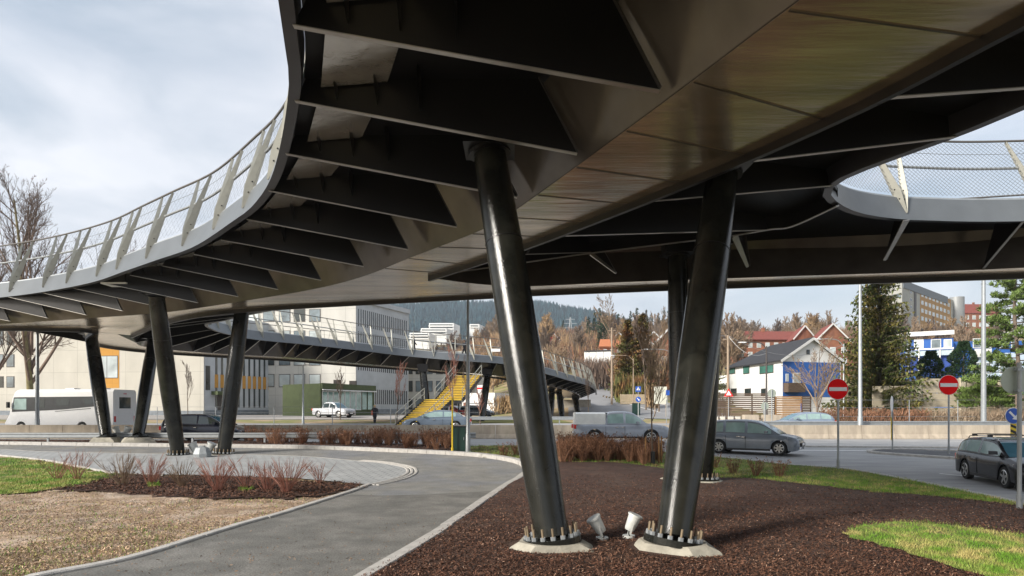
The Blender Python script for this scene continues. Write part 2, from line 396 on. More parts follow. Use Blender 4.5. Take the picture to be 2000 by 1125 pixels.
drape('mulch_bed', mulchR, 0, M['mulch'], cell=2, extra=bumpR)
patch = gpoly([(1646,1048),(1680,1032),(1755,1024),(1825,1028),(1900,1036),(2000,1051),(2200,1085)]) + [(11,8.2),(7,7.2)] + gpoly([(1895,1125),(1807,1098),(1752,1080),(1700,1066),(1660,1056)])
patch = [tuple(p[:2]) for p in resample([Vector((*p, 0)) for p in patch + patch[:1]], 90)][:-1]
patch = [(x + .05 * math.sin(i * 1.7) + .03 * math.sin(i * 4.1), y + .05 * math.cos(i * 2.3)) for i, (x, y) in enumerate(patch)]
drape('lawn', patch, .02, M['lawn'], cell=2, extra=bumpR)
roadedge = [(1100,872),(1300,884),(1400,893),(1545,909),(1650,917),(1755,935),(1895,963),(2000,987),(2200,1040)]
verge = gpoly(roadedge + [(2000,992),(1825,972),(1720,963),(1580,949),(1475,937),(1391,935),(1290,916),(1200,904),(1060,903),(1031,916),(1020,906),(982,898),(915,890),(900,886),(905,872),(1000,871)])
verge = jag(verge, .10, 260)
drape('lawn', verge, .015, M['lawn'], extra=lambda x, y: .02)
bedM = gpoly([(-500,852),(0,859),(300,861),(500,862),(700,866),(900,873),(1000,874),(1100,877),(1290,890),(1290,914),(1200,903),(1060,902),(1022,906),(982,897),(915,889),(780,882),(600,875),(400,872),(0,867),(-500,857)])
drape('mulch_bed', bedM, .03, M['mulch'])
# roads
near_road = gpoly([(-500,851),(0,858),(300,860),(500,861),(700,865),(905,871),(1000,870)] + roadedge) + [(40,14),(60,20),(60,41),(-60,41)]
drape('road', near_road, 0.0, M['road_mid'], cell=6)
kerb('kerb', None, .22, .06, world=gline(roadedge, 5))
drape('road', [(-150,41.8),(150,41.8),(150,62),(-150,62)], .0, M['road_mid'], cell=10)
# white road lines
def rline(name, pxs, wd, off=.006):
    pts = gline(pxs, 4); nr = normals2(pts); mb = MB()
    A = []; B = []
    for p, q in zip(pts, nr):
        a = p - q * wd / 2; b = p + q * wd / 2; a.z = T(a.x, a.y) + off; b.z = T(b.x, b.y) + off; A.append(a); B.append(b)
    mb.strip(A, B); return tag(mb.build(name, M['white_line']), kind='structure')
rline('road_marking', [(1560,879.5),(1700,880.5),(1850,882),(2100,884)], .3)
rline('road_marking', [(1835,925),(1885,930)], .16)
rline('road_marking', [(1960,938),(2050,951)], .16)
rline('road_marking', [(1000,868),(1130,868),(1300,872)], .2)
rline('road_marking', [(1480,868),(1700,870),(2050,872)], .12)
isl = [(1697,884),(1720,880),(1800,881),(1900,885),(2100,893),(2100,908),(1950,902),(1873,897),(1800,892),(1740,888)]
drape('traffic_island', gpoly(isl), .06, M['asphalt'])
kerb('kerb', [(1900,884),(1800,880.5),(1720,880),(1697,884),(1740,888.5),(1800,892.5),(1873,897.5),(1950,902.5),(2100,909)], .22, .11)
kerb('kerb', [(1560,873),(1700,874),(1850,875),(2100,877)], .35, .09)
# yards and hillside roads behind the barriers
drape('dry_grass', [(-90,62),(-4,62),(2,66),(0,76),(-60,78),(-90,78)], .01, M['dry'], cell=6)
drape('yard', [(-110,70),(-12,70),(-9,74),(-9,96),(-110,96)], .03, M['gravel'], cell=8)
drape('lawn', [(-8,63),(6,63),(5,70),(1,74),(-6,72)], .02, mat('lawn_far', (.16,.16,.04), .9, var=.3, vscale=.6), cell=4)
# road climbing the hill between x=1170 and x=1400
hr = [(1110,812),(1480,824),(1420,808),(1320,790),(1250,776),(1190,757),(1165,742),(1150,742),(1140,757),(1125,775),(1110,790)]
drape('road', gpoly(hr), .03, M['road_far'], cell=3)
kerb('kerb', [(1440,815),(1330,797),(1260,782),(1200,765),(1170,745)], .5, .12, n=3)
rline('road_marking', [(1290,806),(1240,793),(1190,777)], .3, .05)
# ------------------------------------------------------------------ pedestrian bridge
def drop(px): return .4 * min(1, max(0, (650 - px) / 450))
def adj(p):
    X, Y, z = p
    if Y < 8: return Vector(p)
    px = CX + F * X / Y; s = (z - drop(px) - CH) / (z - CH); return Vector((X * s, Y * s, z - drop(px)))
def BP(px, py, z): return adj(P(px, py, z))
ZB, ZE, ZD = 7.0, 8.0, 8.4
bridge = thing('footbridge', 'dark steel curved footbridge with slanted railings on V-shaped round columns', 'bridge', (0, 14, 0))
def lin(pts): return [Vector(p) for p in pts]
# left edge (bottom of fascia) and girder soffit edges
EL = crom(lin([(0.2,-14,ZE),(-.4,-6,ZE),(-1.1,0,ZE),(-2.1,4.5,ZE)]) + [BP(*q, ZE) for q in [(552,60),(562,192),(533,338),(495,400),(453,433),(378,482),(302,509),(242,530),(181,551),(91,569),(0,581),(-120,592),(-260,601)]] + [adj((-52,37.6,8)), adj((-80,39.5,8))], 8)
WL = crom(lin([(9.8,-14,ZB),(7.8,-5,ZB),(6.0,0,ZB),(4.6,4,ZB)]) + [BP(*q, ZB) for q in [(1563,0),(1290,205),(1015,405),(943,448),(802,503),(712,539),(621,563),(500,584),(332,609),(181,621),(0,633),(-140,640),(-260,644)]] + [adj((-53,40.2,7)), adj((-80,42.2,7))], 8)
WR = crom(lin([(13.8,-14,ZB),(10.8,-5,ZB),(8.9,0,ZB),(7.2,4.3,ZB)]) + [BP(*q, ZB) for q in [(2000,30),(1700,190),(1440,310),(1200,410),(1025,478),(930,511),(838,541)]], 8)
WBn = crom([BP(*q, ZB) for q in [(838,542),(900,551),(962,557),(1040,559),(1220,551),(1500,541),(2000,523)]] + lin([(27,17.5,ZB),(40,12,ZB)]), 8)
FB = crom(lin([(40,14.5,ZB),(27,19.8,ZB)]) + [BP(*q, ZB) for q in [(2000,536),(1500,553),(1040,571),(965,576),(700,590),(500,602),(395,613),(325,628),(285,643),(257,655)]], 8)
# branch C curves (nominal world, then lowered)
WC = crom([adj(q) for q in [(-24.2,39.2,7),(-25.9,43.9,7),(-27.1,47.1,7),(-26.3,50.2,7),(-23.5,53.8,7),(-19.5,57.5,7),(-15.5,63.5,6.95),(-10.7,67.5,6.75),(-.9,71,6.0),(3.5,74,5.2),(6.5,78,4.7),(8.5,83,4.3),(9.5,88,3.9)]], 6)
FC = crom([adj(q) for q in [(-24.9,38.1,7),(-27.6,41.5,7),(-29.6,46,7),(-28.8,51,7),(-25,55.7,7),(-21,59.5,7),(-17,65.5,6.95),(-11.5,70,6.75),(-1.5,73.8,6.0),(2.2,76.5,5.2),(4.7,80,4.7),(6.3,84,4.3),(7.2,89,3.9)]], 6)
F2 = crom([BP(190,648,ZB), BP(150,643,ZB), BP(0,641,ZB), BP(-150,646,ZB), BP(-260,650,ZB), adj((-54,41.8,7)), adj((-80,43.8,7))], 6)
# soffit (bottom flange)
poly = WL + list(reversed(F2)) + list(reversed(WC[:1])) + list(reversed(FB)) + list(reversed(WBn)) + list(reversed(WR))
mb = MB()
def fillpoly(mb, pts, m=0, dz=0, flip=False):
    pts = [Vector(p) for p in pts]; q = [pts[0]]
    for p in pts[1:]:
        if (p - q[-1]).length > .02: q.append(p)
    i = mb.vs([p + Vector((0, 0, dz)) for p in q])
    for tri in tessellate_polygon([[Vector((p.x, p.y, 0)) for p in q]]): mb.f.append(tuple(i + k for k in tri)); mb.m.append(m)
fillpoly(mb, poly); fillpoly(mb, poly, dz=.03)
n = min(len(WC), len(FC))
mb.strip(WC, FC); mb.strip([p + Vector((0,0,.03)) for p in WC], [p + Vector((0,0,.03)) for p in FC])
mb.build('soffit_plate', M['flange'], bridge)
# transverse weld strips on the soffit
mb = MB(); a = resample(WL, 64); b = resample(WR, 50)
for y in [2.5,5,7.3,9.6,11.2,12.6,14,15.4,16.8,18.2,19.8,21.4]:
    pa = min(a, key=lambda p: abs(p.y - y)); pb = min(b, key=lambda p: abs(p.y - y - .25))
    d = (pb - pa); pa = pa + d * .01; pb = pb - d * .02
    mb = MB(); mb.bar(pa + Vector((0,0,-.006)), pb + Vector((0,0,-.006)), .035, .012, side=(0,1,0)); mb.build('weld_seam', M['web'], bridge)

def offs(E, W, f, z=None, dz=0):
    """curve at fraction f from W towards the nearest matching E point"""
    Er = resample(E, 120); Wr = resample(W, 120); o = []
    for p, q in zip(Wr, Er):
        r = p.lerp(q, f); r.z = (z if z is not None else r.z) + dz; o.append(r)
    return o
def webtop(W, away, dist=.7, dz=1.4):
    nr = normals2(W); return [p + q * away * dist + Vector((0, 0, dz)) for p, q in zip(W, nr)]
# outer boundary right of A: edge up to the hole apex, then stringer line down to the soffit apex
ERpts = lin([(17.5,-12,ZE),(14.6,-4,ZE),(13,0,ZE),(11.9,4.5,ZE),(10.7,8.3,ZE)]) + [BP(*q, ZE) for q in [(2000,215),(1870,268),(1740,315),(1660,346),(1628,366)]]
ER = crom(ERpts, 8)
MID = crom([BP(1636,402,7.95), BP(1548,442,7.8), BP(1504,448,7.8), BP(1435,460,7.8), BP(1355,470,7.8), BP(1150,495,7.8), BP(1030,512,7.6), BP(840,539,7.3)], 5)
EB = crom([BP(*q, ZE) for q in [(1628,366),(1622,378),(1640,398),(1680,416),(1740,426),(1800,430),(2000,432)]] + lin([(22,18.2,ZE),(30,15,ZE),(42,9,ZE)]), 8)
EF = crom([adj(q) for q in [(42,17,8),(27,23.5,8),(18,25.8,8),(9.5,27.8,8),(0,30.2,8),(-6,32,8),(-11,34.5,8),(-15.2,37.8,8),(-18.6,41,8),(-20.0,42.2,8)]], 6)
ECpts = [(409,632,8.0),(407,638,8.0),(425,647,8.0),(455,655,8.0),(484,661,8.0),(524,666,8.0),(599,673,8.0),(698,684,8.0),(798,696,7.7),(900,705,7.3)]
EC = crom([adj((-20.1,42.3,8))] + [BP(x, y, z) for x, y, z in ECpts] + [P(991,712,d=68), P(1069,731,d=70), P(1111,743,d=73), P(1146,752,d=78), P(1163,761,d=85), P(1166,771,d=92)], 6)
ED = crom([adj(q) for q in [(-80,45.5,8),(-60,43.0,8),(-46,41.2,8),(-39,41.5,8),(-35.5,43.5,8),(-34.0,47,8),(-33,52,8),(-28.6,60,8),(-23,65,8),(-18,70.6,8),(-12,75,7.75),(-2,79,7),(2,81,6.2),(3.5,84,5.7),(4.8,90,4.9)]], 6)
TL = webtop(WL, 1); TR = webtop(WR, -1); TBn = webtop(WBn, 1, .7); TF = webtop(FB, 1, .7); TC = webtop(WC, -1, .45, 1.25); TFC = webtop(FC, 1, .45, 1.25); TF2 = webtop(F2, 1, .6)
for name, A, B in (('girder_web', WL, TL), ('girder_web', WR, TR), ('girder_web', WBn, TBn), ('girder_web', FB, TF), ('girder_web', WC, TC), ('girder_web', FC, TFC), ('girder_web', F2, TF2)):
    mb = MB(); nr = normals2(A); mb.strip(A, B); mb.strip([p + q * .03 for p, q in zip(A, nr)], [p + q * .03 for p, q in zip(B, nr)]); mb.build(name, M['web'], bridge, smooth=True)
# lips hanging below soffit edges
for A, sgn in ((WR, 1), (FB, 1), (F2, 1), (FC, -1)):
    mb = MB(); A = resample(A, 90); nr = normals2(A); rings = []
    for p, q in zip(A, nr):
        q = q * .05; rings.append([p - q + Vector((0,0,.04)), p - q - Vector((0,0,.15)), p + q - Vector((0,0,.15)), p + q + Vector((0,0,.04))])
    mb.band(rings); mb.build('soffit_edge_trim', M['rib'], bridge)
# deck slabs: between web tops and edges
def near_curve(A, B):
    """resample A and B by equal count"""
    return resample(A, 120), resample(B, 120)
def slab(name, A, B, z0=0, th=.12, m=None):
    A, B = near_curve(A, B); mb = MB(); up = Vector((0,0,th))
    A = [Vector((p.x, p.y, p.z)) for p in A]; B = [Vector((p.x, p.y, p.z)) for p in B]
    mb.strip(A, B); mb.strip([p + up for p in A], [p + up for p in B]); mb.strip(A, [p + up for p in A]); mb.strip(B, [p + up for p in B])
    return mb.build(name, m or M['deckdark'], bridge)
def insE(C, W_, d=.27):
    sg = inward_sign(C, W_); return [p + q * sg * d + Vector((0,0,.4)) for p, q in zip(C, normals2(C))]
def inward_sign(E, W):
    i = len(E) // 2; nr = normals2(E)[i]; w = min(W, key=lambda p: (Vector((p.x, p.y, 0)) - Vector((E[i].x, E[i].y, 0))).length)
    return 1 if nr.dot(w - E[i]) > 0 else -1
def lift(C, dz): return [p + Vector((0,0,dz)) for p in C]
slab('deck', TL, insE(EL, WL)); 
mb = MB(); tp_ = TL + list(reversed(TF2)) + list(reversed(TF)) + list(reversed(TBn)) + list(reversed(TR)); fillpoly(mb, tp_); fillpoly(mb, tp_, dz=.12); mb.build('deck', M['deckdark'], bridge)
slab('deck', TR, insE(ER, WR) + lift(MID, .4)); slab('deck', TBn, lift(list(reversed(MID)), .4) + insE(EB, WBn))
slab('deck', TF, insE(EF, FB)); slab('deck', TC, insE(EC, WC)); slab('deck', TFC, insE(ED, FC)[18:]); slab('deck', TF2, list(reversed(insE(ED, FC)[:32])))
slab('deck', TC, TFC)
# fascia
def fascia(E, inward, h=.72, lean=.22, m='fascia'):
    E = resample(E, max(24, int(plen(E) / .6))); nr = normals2(E); mb = MB(); rings = []
    for p, q in zip(E, nr):
        q = q * inward; t = p + q * lean + Vector((0,0,h))
        rings.append([p, t, t + q * .05, p + q * .22 + Vector((0,0,.05)), p + q * .2])
    ids = [mb.vs(r) for r in rings]
    for a, b in zip(ids[:-1], ids[1:]):
        for j, mm in ((0,0),(1,0),(2,1),(3,1),(4,1)):
            k = (j + 1) % 5; mb.f.append((a + j, a + k, b + k, b + j)); mb.m.append(mm)
    return mb.build('fascia', [M[m], M['fasciashade']], bridge, smooth=True)
# direction conventions: left-hand normal of EL (going away/left) points to... computed by sign
def inward_sign(E, W):
    i = len(E) // 2; nr = normals2(E)[i]; w = min(W, key=lambda p: (Vector((p.x, p.y, 0)) - Vector((E[i].x, E[i].y, 0))).length)
    return 1 if nr.dot(w - E[i]) > 0 else -1
sides = [('L', EL, WL), ('R', ER, WR), ('B', EB, WBn), ('F', EF, FB), ('C', EC, WC), ('D', ED, FC)]
SG = {k: inward_sign(E, W_) for k, E, W_ in sides}
for k, E, W_ in sides: fascia(E, SG[k])
# ribs
def rib(I, O, gus=True, plate=True):
    I = Vector(I); O = Vector(O); ln = (O - I); ln.z = 0; t = ln.normalized(); n = Vector((-t.y, t.x, 0)); mb = MB()
    if n.y > 0: n = -n          # n points towards the camera side
    zt = ZD - (7.0 - (I.z - .05)) ; zt = max(zt, O.z + .38)
    top_i = Vector((I.x, I.y, zt)) + t * .68
    O2 = O - t * .06; poly = [I, O2, Vector((O.x, O.y, O.z + .4)) - t * .26, top_i]
    th = .03
    a = [p + n * th / 2 for p in poly]; b = [p - n * th / 2 for p in poly]
    mb.face(a); mb.face(b)
    for k in range(4): mb.face([a[k], a[(k+1) % 4], b[(k+1) % 4], b[k]])
    mb.bar(I + Vector((0,0,-.008)), O2 + Vector((0,0,-.008)), (.10 if O.y < 16 else .075), .016, side=n, m=1)     # bottom flange of the rib
    s = t * .7 + Vector((0,0,1.35)); mb.bar(I + Vector((0,0,.02)) + n * .05, I + s + n * .05, .09, .02, side=n, m=2)
    if gus:
        for f in (.55, .70, .84):
            q = I.lerp(O, f); h = zt - q.z
            mb.face([Vector((q.x, q.y, zt - .02)) + n * .02, Vector((q.x, q.y, zt - h * .75)) + n * .02, Vector((q.x, q.y, zt - .02)) + n * .55], 2)
            mb.face([Vector((q.x, q.y, zt - .02)) + n * .02 + t * .02, Vector((q.x, q.y, zt - .02)) + n * .55 + t * .02, Vector((q.x, q.y, zt - h * .75)) + n * .02 + t * .02], 2)
    return mb.build('rib', [M['rib'], M['ribedge'], M['stiff']], bridge)
outer = [(565,50),(570,197),(553,300),(520,372),(478,428),(428,468),(375,496),(314,519),(251,537),(196,552),(142,563),(82,572),(15,580),(-60,587),(-150,594)]
inner = [(1288,178),(1127,300),(1010,385),(892,443),(797,487),(710,520),(627,547),(543,565),(465,579),(387,591),(315,600),(240,607),(169,615),(94,621),(20,627)]
Lribs = [((7.9,-3.5,7.05),(-.6,-4,8)),((6.6,-.6,7.05),(-1.0,-1.2,8)),((5.6,2,7.05),(-1.5,1.6,8)),((4.4,4.6,7.05),(-2.1,4.3,8)),((3.3,7.0,7.05),(-2.75,6.95,8))]
Lribs = [(Vector(a), Vector(b)) for a, b in Lribs] + [(BP(*i, 7.05), BP(*o, 8.0)) for i, o in zip(inner, outer)]
Lribs += [(adj((x, 39.4 - (x + 50) * .07, 7.05)), adj((x, 37.5 - (x + 50) * .07, 8))) for x in (-43, -47, -51, -55.5, -60, -65, -70)]
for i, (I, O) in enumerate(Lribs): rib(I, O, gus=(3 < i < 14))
for I, O in [((9.2,-1.5,7.05),(13.7,-1.4,8)),((8.2,1.6,7.05),(12.9,2.2,8)),((7.3,4.3,7.05),(12,5.0,8)),((6.3,7.0,7.05),(11.1,8.2,8))]: rib(I, O, gus=False)
for (ix, iy), (ox, oy), z in [((1705,192),(2150,162),8),((1475,313),(1868,268),8),((1265,393),(1627,363),8),((1105,460),(1504,449),7.8),((1028,496),(1155,493),7.8)]:
    rib(BP(ix, iy, 7.06), BP(ox, oy, z), gus=False)
for (ix, iy), (ox, oy), z in [((1203,533),(1155,496),7.8),((1460,521),(1435,461),7.8),((1728,508),(1770,430),8)]: 
    r_ = rib(BP(ix, iy, 7.08), BP(ox, oy, z), gus=False)
    mb = MB(); mb.bar(BP(ix, iy, 7.05), BP(ox, oy, z - .02), .1, .03, side=(1,.3,0), w2=.2); mb.build('rib_flange', M['edgeplate'], bridge)  # pale bars paint bright reflections along the lower rib flanges
for X in (15.5, 19.5, 24, 29):
    I = min(WBn, key=lambda p: abs(p.x - X)); O = min(EB, key=lambda p: abs(p.x - X + .4)); rib(I + Vector((0,0,.05)), O, gus=False)
# stringer between branches
mb = MB(); mb.strip(MID, lift(MID, .5)); mb.strip([p + Vector((.02,.03,0)) for p in MID], [p + Vector((.02,.03,.5)) for p in MID])
for a, b in zip(MID[:-1], MID[1:]): mb.bar(a, b, .12, .02, side=(.2,1,0), m=1)
mb.build('stringer', [M['rib'], M['ribedge']], bridge)
# far cantilever ribs and branch C ribs
def nearest(C, p): return min(C, key=lambda q: (q.x - p.x) ** 2 + (q.y - p.y) ** 2)
for q in resample(EF, 26)[1:-1]: rib(nearest(FB, q) + Vector((0,0,.05)), q, gus=False)
for q in resample(EC, 36)[2:-2]:
    w_ = nearest(WC, q); rib(w_ + Vector((0,0,.04)), Vector((q.x, q.y, q.z)), gus=False)
for q in resample(ED, 42)[1:-1]:
    w_ = nearest(FC + F2, q); rib(w_ + Vector((0,0,.04)), q, gus=False)
# junction deck fill (ribbed area left of branch C hole)
jf = [nearest(FB, Vector((-10,30,0)))]
# edge plates under the left overhang
mb = MB()
for (I0, O0), (I1, O1) in zip(Lribs[:-1], Lribs[1:]):
    a0 = O0.lerp(I0, .10); a1 = O1.lerp(I1, .10); b0 = O0.lerp(I0, .33); b1 = O1.lerp(I1, .33)
    for p in (a0, a1, b0, b1): p.z = ZD - .06 - (8.0 - O0.z)
    a0.z -= .12; a1.z -= .12
    m0 = a0.lerp(a1, .03); m1 = a0.lerp(a1, .97); c0 = b0.lerp(b1, .03); c1 = b0.lerp(b1, .97)
    mb.strip([m0, m1], [c0, c1])
mb.build('edge_soffit_panel', M['edgeplate'], bridge)

# columns
def column(top, base, r_mid=.365, bolts=True, name='column', n=32):
    top, base = Vector(top), Vector(base); ax = (top - base).normalized(); mb = MB()
    prof = [(0,.80),(.03,.81),(.2,.93),(.42,1.0),(.7,.99),(.9,.92),(1,.88)]
    mb.tube([base.lerp(top, t) for t, _ in prof], [r_mid * k for _, k in prof], n)
    c = mb.build(name, M['column'], bridge, smooth=True)
    u = Vector((1,0,0)); u = (u - ax * u.dot(ax)).normalized(); v = ax.cross(u)
    pn = Vector((ax.x * .75, ax.y * .15, 1)).normalized(); u = Vector((1,0,0)); u = (u - pn * u.dot(pn)).normalized(); v = pn.cross(u)
    mb = MB(); mb.tube([base - pn * .10, base + pn * .015], r_mid * 1.38, 40); mb.build('base_plate', M['column'], c); ax = pn
    if bolts:
        k = 16
        for j in range(k):
            a = 2 * math.pi * j / k; q = base + (u * math.cos(a) + v * math.sin(a)) * r_mid * 1.2
            mb = MB(); mb.tube([q + ax * .0, q + ax * .075], .045, 6, m=1); mb.tube([q + ax * .07, q + ax * .21], .021, 8)
            mb.build('anchor_bolt', [M['bolt'], M['galv']], c)
    mb = MB(); q = base.lerp(top, .72) if False else base + (top - base) * .74; tt = (top - base).normalized(); mb.tube([q - tt * .012, q + tt * .012], r_mid * .995, n); mb.build('weld_ring', M['rib'], c)
    # head: cap plate and tapered block reaching the girder
    mb = MB(); mb.tube([top - ax * .02, top + ax * .05], r_mid * 1.15, 24)
    mb.box(top + Vector((0,0,.08)), (1.0, .95, .06)); mb.box(top + Vector((0,0,.45)), (.95, .5, .7), taper=1.15)
    mb.build('column_head', M['rib'], c)
    return c
def footing(base, s=1.0, seed=0, h=.2, stretch=1.0):
    rr = random.Random(seed); mb = MB(); n = 9; lo = []; hi = []; top = []
    for k in range(n):
        a = 2 * math.pi * k / n; r = .55 * s * rr.uniform(.92, 1.12); r2 = r * rr.uniform(1.05, 1.85) * stretch
        q = Vector((base[0] + math.cos(a) * r, base[1] + math.sin(a) * r, base[2] - .04)); p = Vector((base[0] + math.cos(a) * r2, base[1] + math.sin(a) * r2 * .8, 0)); p.z = T(p.x, p.y) - .05
        p2 = p.lerp(q, .45); p2.z = p.z + (q.z - p.z) * .62
        lo.append(p); hi.append(p2); top.append(q)
    mb.band([lo, hi, top], caps=True); return mb.build('footing', M['footing'], bridge, smooth=True, angle=28)
COLS = []
def vpair(items):
    for (bx, by, bd, bz), (tx, ty, tz), bolts in items:
        base = P(bx, d=bd, z=bz); top = P(tx, ty, z=tz); COLS.append((base, top)); column(top, base, bolts=bolts)
vpair([((1078,0,11.0,.2),(956,300,7.5),True), ((1316,0,10.9,.2),(1411,338,7.5),True)])
vpair([((348,0,29.3,.34),(305,578,7.2),True), ((437,0,29.6,.36),(473,605,7.1),True)])
vpair([((207,0,34.6,.92),(178,655,6.8),False), ((270,0,34.6,.92),(300,664,6.8),False)])
vpair([((1333,0,21.6,.15),(1323,500,7.6),False), ((1374,0,21.0,.12),(1392,486,7.6),True)])
for k, (b, t) in enumerate(COLS): footing((b.x, b.y, b.z), 1.0 if k not in (4, 5) else 1.15, seed=k + 3)
# columns of the far ramp
for bx, bd, tx, ty, td in [(836,62,826,727,64.5),(866,62,881,706,66),(940,66,952,735,70),(1005,70,1012,745,73),(1075,74,1078,760,77),(1098,78,1092,765,80),(1128,84,1124,780,86)]:
    column(P(tx, ty, d=td), at(bx, bd), .4, bolts=False, n=14)
mb = MB(); a = at(1120, 88); mb.box((a.x - 1, a.y + 3, a.z + .4), (7, 4, 1.6)); mb.build('abutment', M['concrete'], bridge)

# railings
def railing(E, sg, n_posts, H=1.95, net=None, net_step=.14, two=True, alongdir=1, lean2=.68, skip=0, seed=0, extra=None):
    E = resample(E, 160); nr = [q * sg for q in normals2(E)]
    topo = .72
    def pt(i, h, inn=None):
        p = E[i]; q = nr[i]; k = .22 * (h / topo) if h < topo else .22 + (h - topo) * .24
        return p + q * k + Vector((0, 0, h))
    mb = MB(); mb.tube([pt(i, topo + H) for i in range(len(E))], .036, 8); rail = mb.build('railing', M['dark_rail'], bridge, smooth=True)
    mb = MB(); mb.tube([pt(i, topo + 1.05) + nr[i] * .05 for i in range(len(E))], .042, 8); mb.tube([pt(i, topo + H * .78) + nr[i] * .02 for i in range(len(E))], .008, 4); mb.build('mid_rail', M['galv'], rail, smooth=True)
    mb = MB(); mb.strip([pt(i, topo + .0) + nr[i] * .03 for i in range(len(E))], [pt(i, topo + .06) + nr[i] * .03 for i in range(len(E))]); mb.build('kick_plate', M['galv'], rail)
    Lt = plen(E); 
    def sample(s):
        f = min(max(s / Lt, 0), 1) * (len(E) - 1); i = min(int(f), len(E) - 2); return i, f - i
    def pts(s, h):
        i, f = sample(s); return pt(i, h).lerp(pt(i + 1, h), f)
    ss = [Lt * (k + .5) / n_posts for k in range(n_posts)] if extra is None else extra
    for s in ss:
        i, f = sample(s); t = (E[i + 1] - E[i]).normalized(); q = nr[i]
        b = pts(s, .22) - q * .03
        mb = MB(); side = (q * .9 + t * .45).normalized() if alongdir > 0 else (q * .9 - t * .45).normalized()
        for dl, wd in ((-.15 * alongdir, .21), (lean2 * alongdir, .27)):
            if not two and dl * alongdir < 0: continue
            top = pts(s + dl, topo + H - .03) + q * .02
            if not (0 < s + dl < Lt): continue
            k = b.lerp(top, .26); mb.bar(b, k, .04, .025, side=side, w2=wd, m=0); mb.bar(k, top, wd, .025, side=side, w2=.075)
            for fr in (.18, .3): mb.tube([b.lerp(top, fr) - t * .03, b.lerp(top, fr) + t * .03], .02, 6, m=1)
        mb.build('railing_post', [M['post'], M['black_plastic']], rail)
    if net:
        s0, s1 = net; mb = MB(); h0, h1 = topo + .12, topo + H - .06; dh = h1 - h0; s = s0 - dh
        while s < s1:
            for dr in (1, -1):
                a_s, b_s = (s, s + dh) if dr > 0 else (s + dh, s)
                P_ = []
                for k in range(5):
                    u = k / 4; sx = a_s + (b_s - a_s) * u
                    if s0 <= sx <= s1: P_.append(pts(sx, h0 + dh * u) + nr[0] * 0)
                if len(P_) > 1: mb.tube(P_, net_r, 3, cap=False)
            s += net_step
        o = mb.build('wire_net', M['cable'], rail)
    return rail
M['dark_rail'] = mat('handrail_steel', (.16,.15,.14), .4, .4, var=.1)
net_r = .0055
ribs_s = []
def arc_of(E, p):
    E = resample(E, 160); i = min(range(len(E)), key=lambda k: (E[k] - p).length); return plen(E) * i / 160
exL = [arc_of(EL, O) for _, O in Lribs]
net_r = .0028
railing(EL, SG['L'], 0, extra=exL, net=(22, plen(EL) - 8), net_step=.3, alongdir=-1)
net_r = .0055
railing(EB, SG['B'], 0, extra=[.9, 4.75, 9, 13.2, 17.5, 22], net=(0, 14), net_step=.135, alongdir=-1, lean2=.75)
railing(ER, SG['R'], 9, alongdir=-1)
railing(EF, SG['F'], 22, alongdir=1, net=(0, 24), net_step=.16)
net_r = .008
railing(EC, SG['C'], 32, alongdir=-1)
railing(ED, SG['D'], 26, alongdir=-1)
# luminaire box under the left overhang
lum = MB(); c = BP(232, 556, 7.95); lum.box(c + Vector((0,0,.2)), (.9,.7,.35), m=0); lum.box(c + Vector((0,0,0)), (1.05,.75,.06), m=1)
lum.build('junction_box', [M['black_plastic'], M['lampwhite']], bridge)
# ------------------------------------------------------------------ barriers, rails, signs, poles, lights
def proto_barrier(Lg=2.14):
    mb = MB(); prof = [(-.3,0),(-.3,.08),(-.13,.32),(-.09,.9),(.09,.9),(.13,.32),(.3,.08),(.3,0)]
    rings = [[Vector((x, y * (.98 if abs(x) > Lg / 2 - .02 else 1), z - .02)) for y, z in prof] for x in (-Lg/2+.01, -Lg/2+.03, Lg/2-.03, Lg/2-.01)]
    mb.band(rings); return mb.build('concrete_barrier', M['barrier'])
M['barrier'] = mat('barrier_concrete', (.47,.40,.31), .85, var=.16, vscale=1.2, bump=.3, bscale=30, col2=(.38,.32,.25), c2scale=.8, stretch=(3,3,.8))
b0 = proto_barrier(); k = 0
for i in range(-17, 18):
    x = i * 2.14; o = b0 if k == 0 else b0.copy(); k += 1
    if o is not b0: COL.objects.link(o)
    o.location = (x, 41.25 + .0, T(x, 41.0)); tag(o, 'weathered tan concrete barrier segment in the long row along the main road', 'barrier', 'concrete barrier segments along the main road')
def guard_rail(name, label, xs0, xs1, Y, h, step=4.0, m=None, zf=None):
    g = thing(name, label, 'guard rail', (xs0, Y, T(xs0, Y)))
    mb = MB(); prof = [(0,0),(.04,.03),(.04,.09),(0,.13),(0,.17),(.04,.21),(.04,.27),(0,.3)]
    xs_ = [xs0 + (xs1 - xs0) * i / 30 for i in range(31)]
    rings = [[Vector((x, Y - y, T(x, Y) + h - .3 + z)) for y, z in prof] for x in xs_]
    mb.band(rings, closed=False); mb.build('rail', m or M['galv'], g)
    x = xs0 + .3
    while x < xs1:
        mb = MB(); mb.box((x, Y + .06, T(x, Y) + h / 2 - .02), (.1, .08, h - .02)); mb.build('post', M['galv'], g); x += step
    return g
guard_rail('guard_rail', 'long galvanised steel guard rail behind the mulch strip on the left', -34, -2.0, 35.4, .60)
guard_rail('guard_rail', 'grey steel guard rail just behind the concrete barriers on the right', 12, 40, 43.0, 1.05)
guard_rail('guard_rail', 'distant white steel guard rail beyond the main road near the yellow staircase', -4, 12, 58, .8)
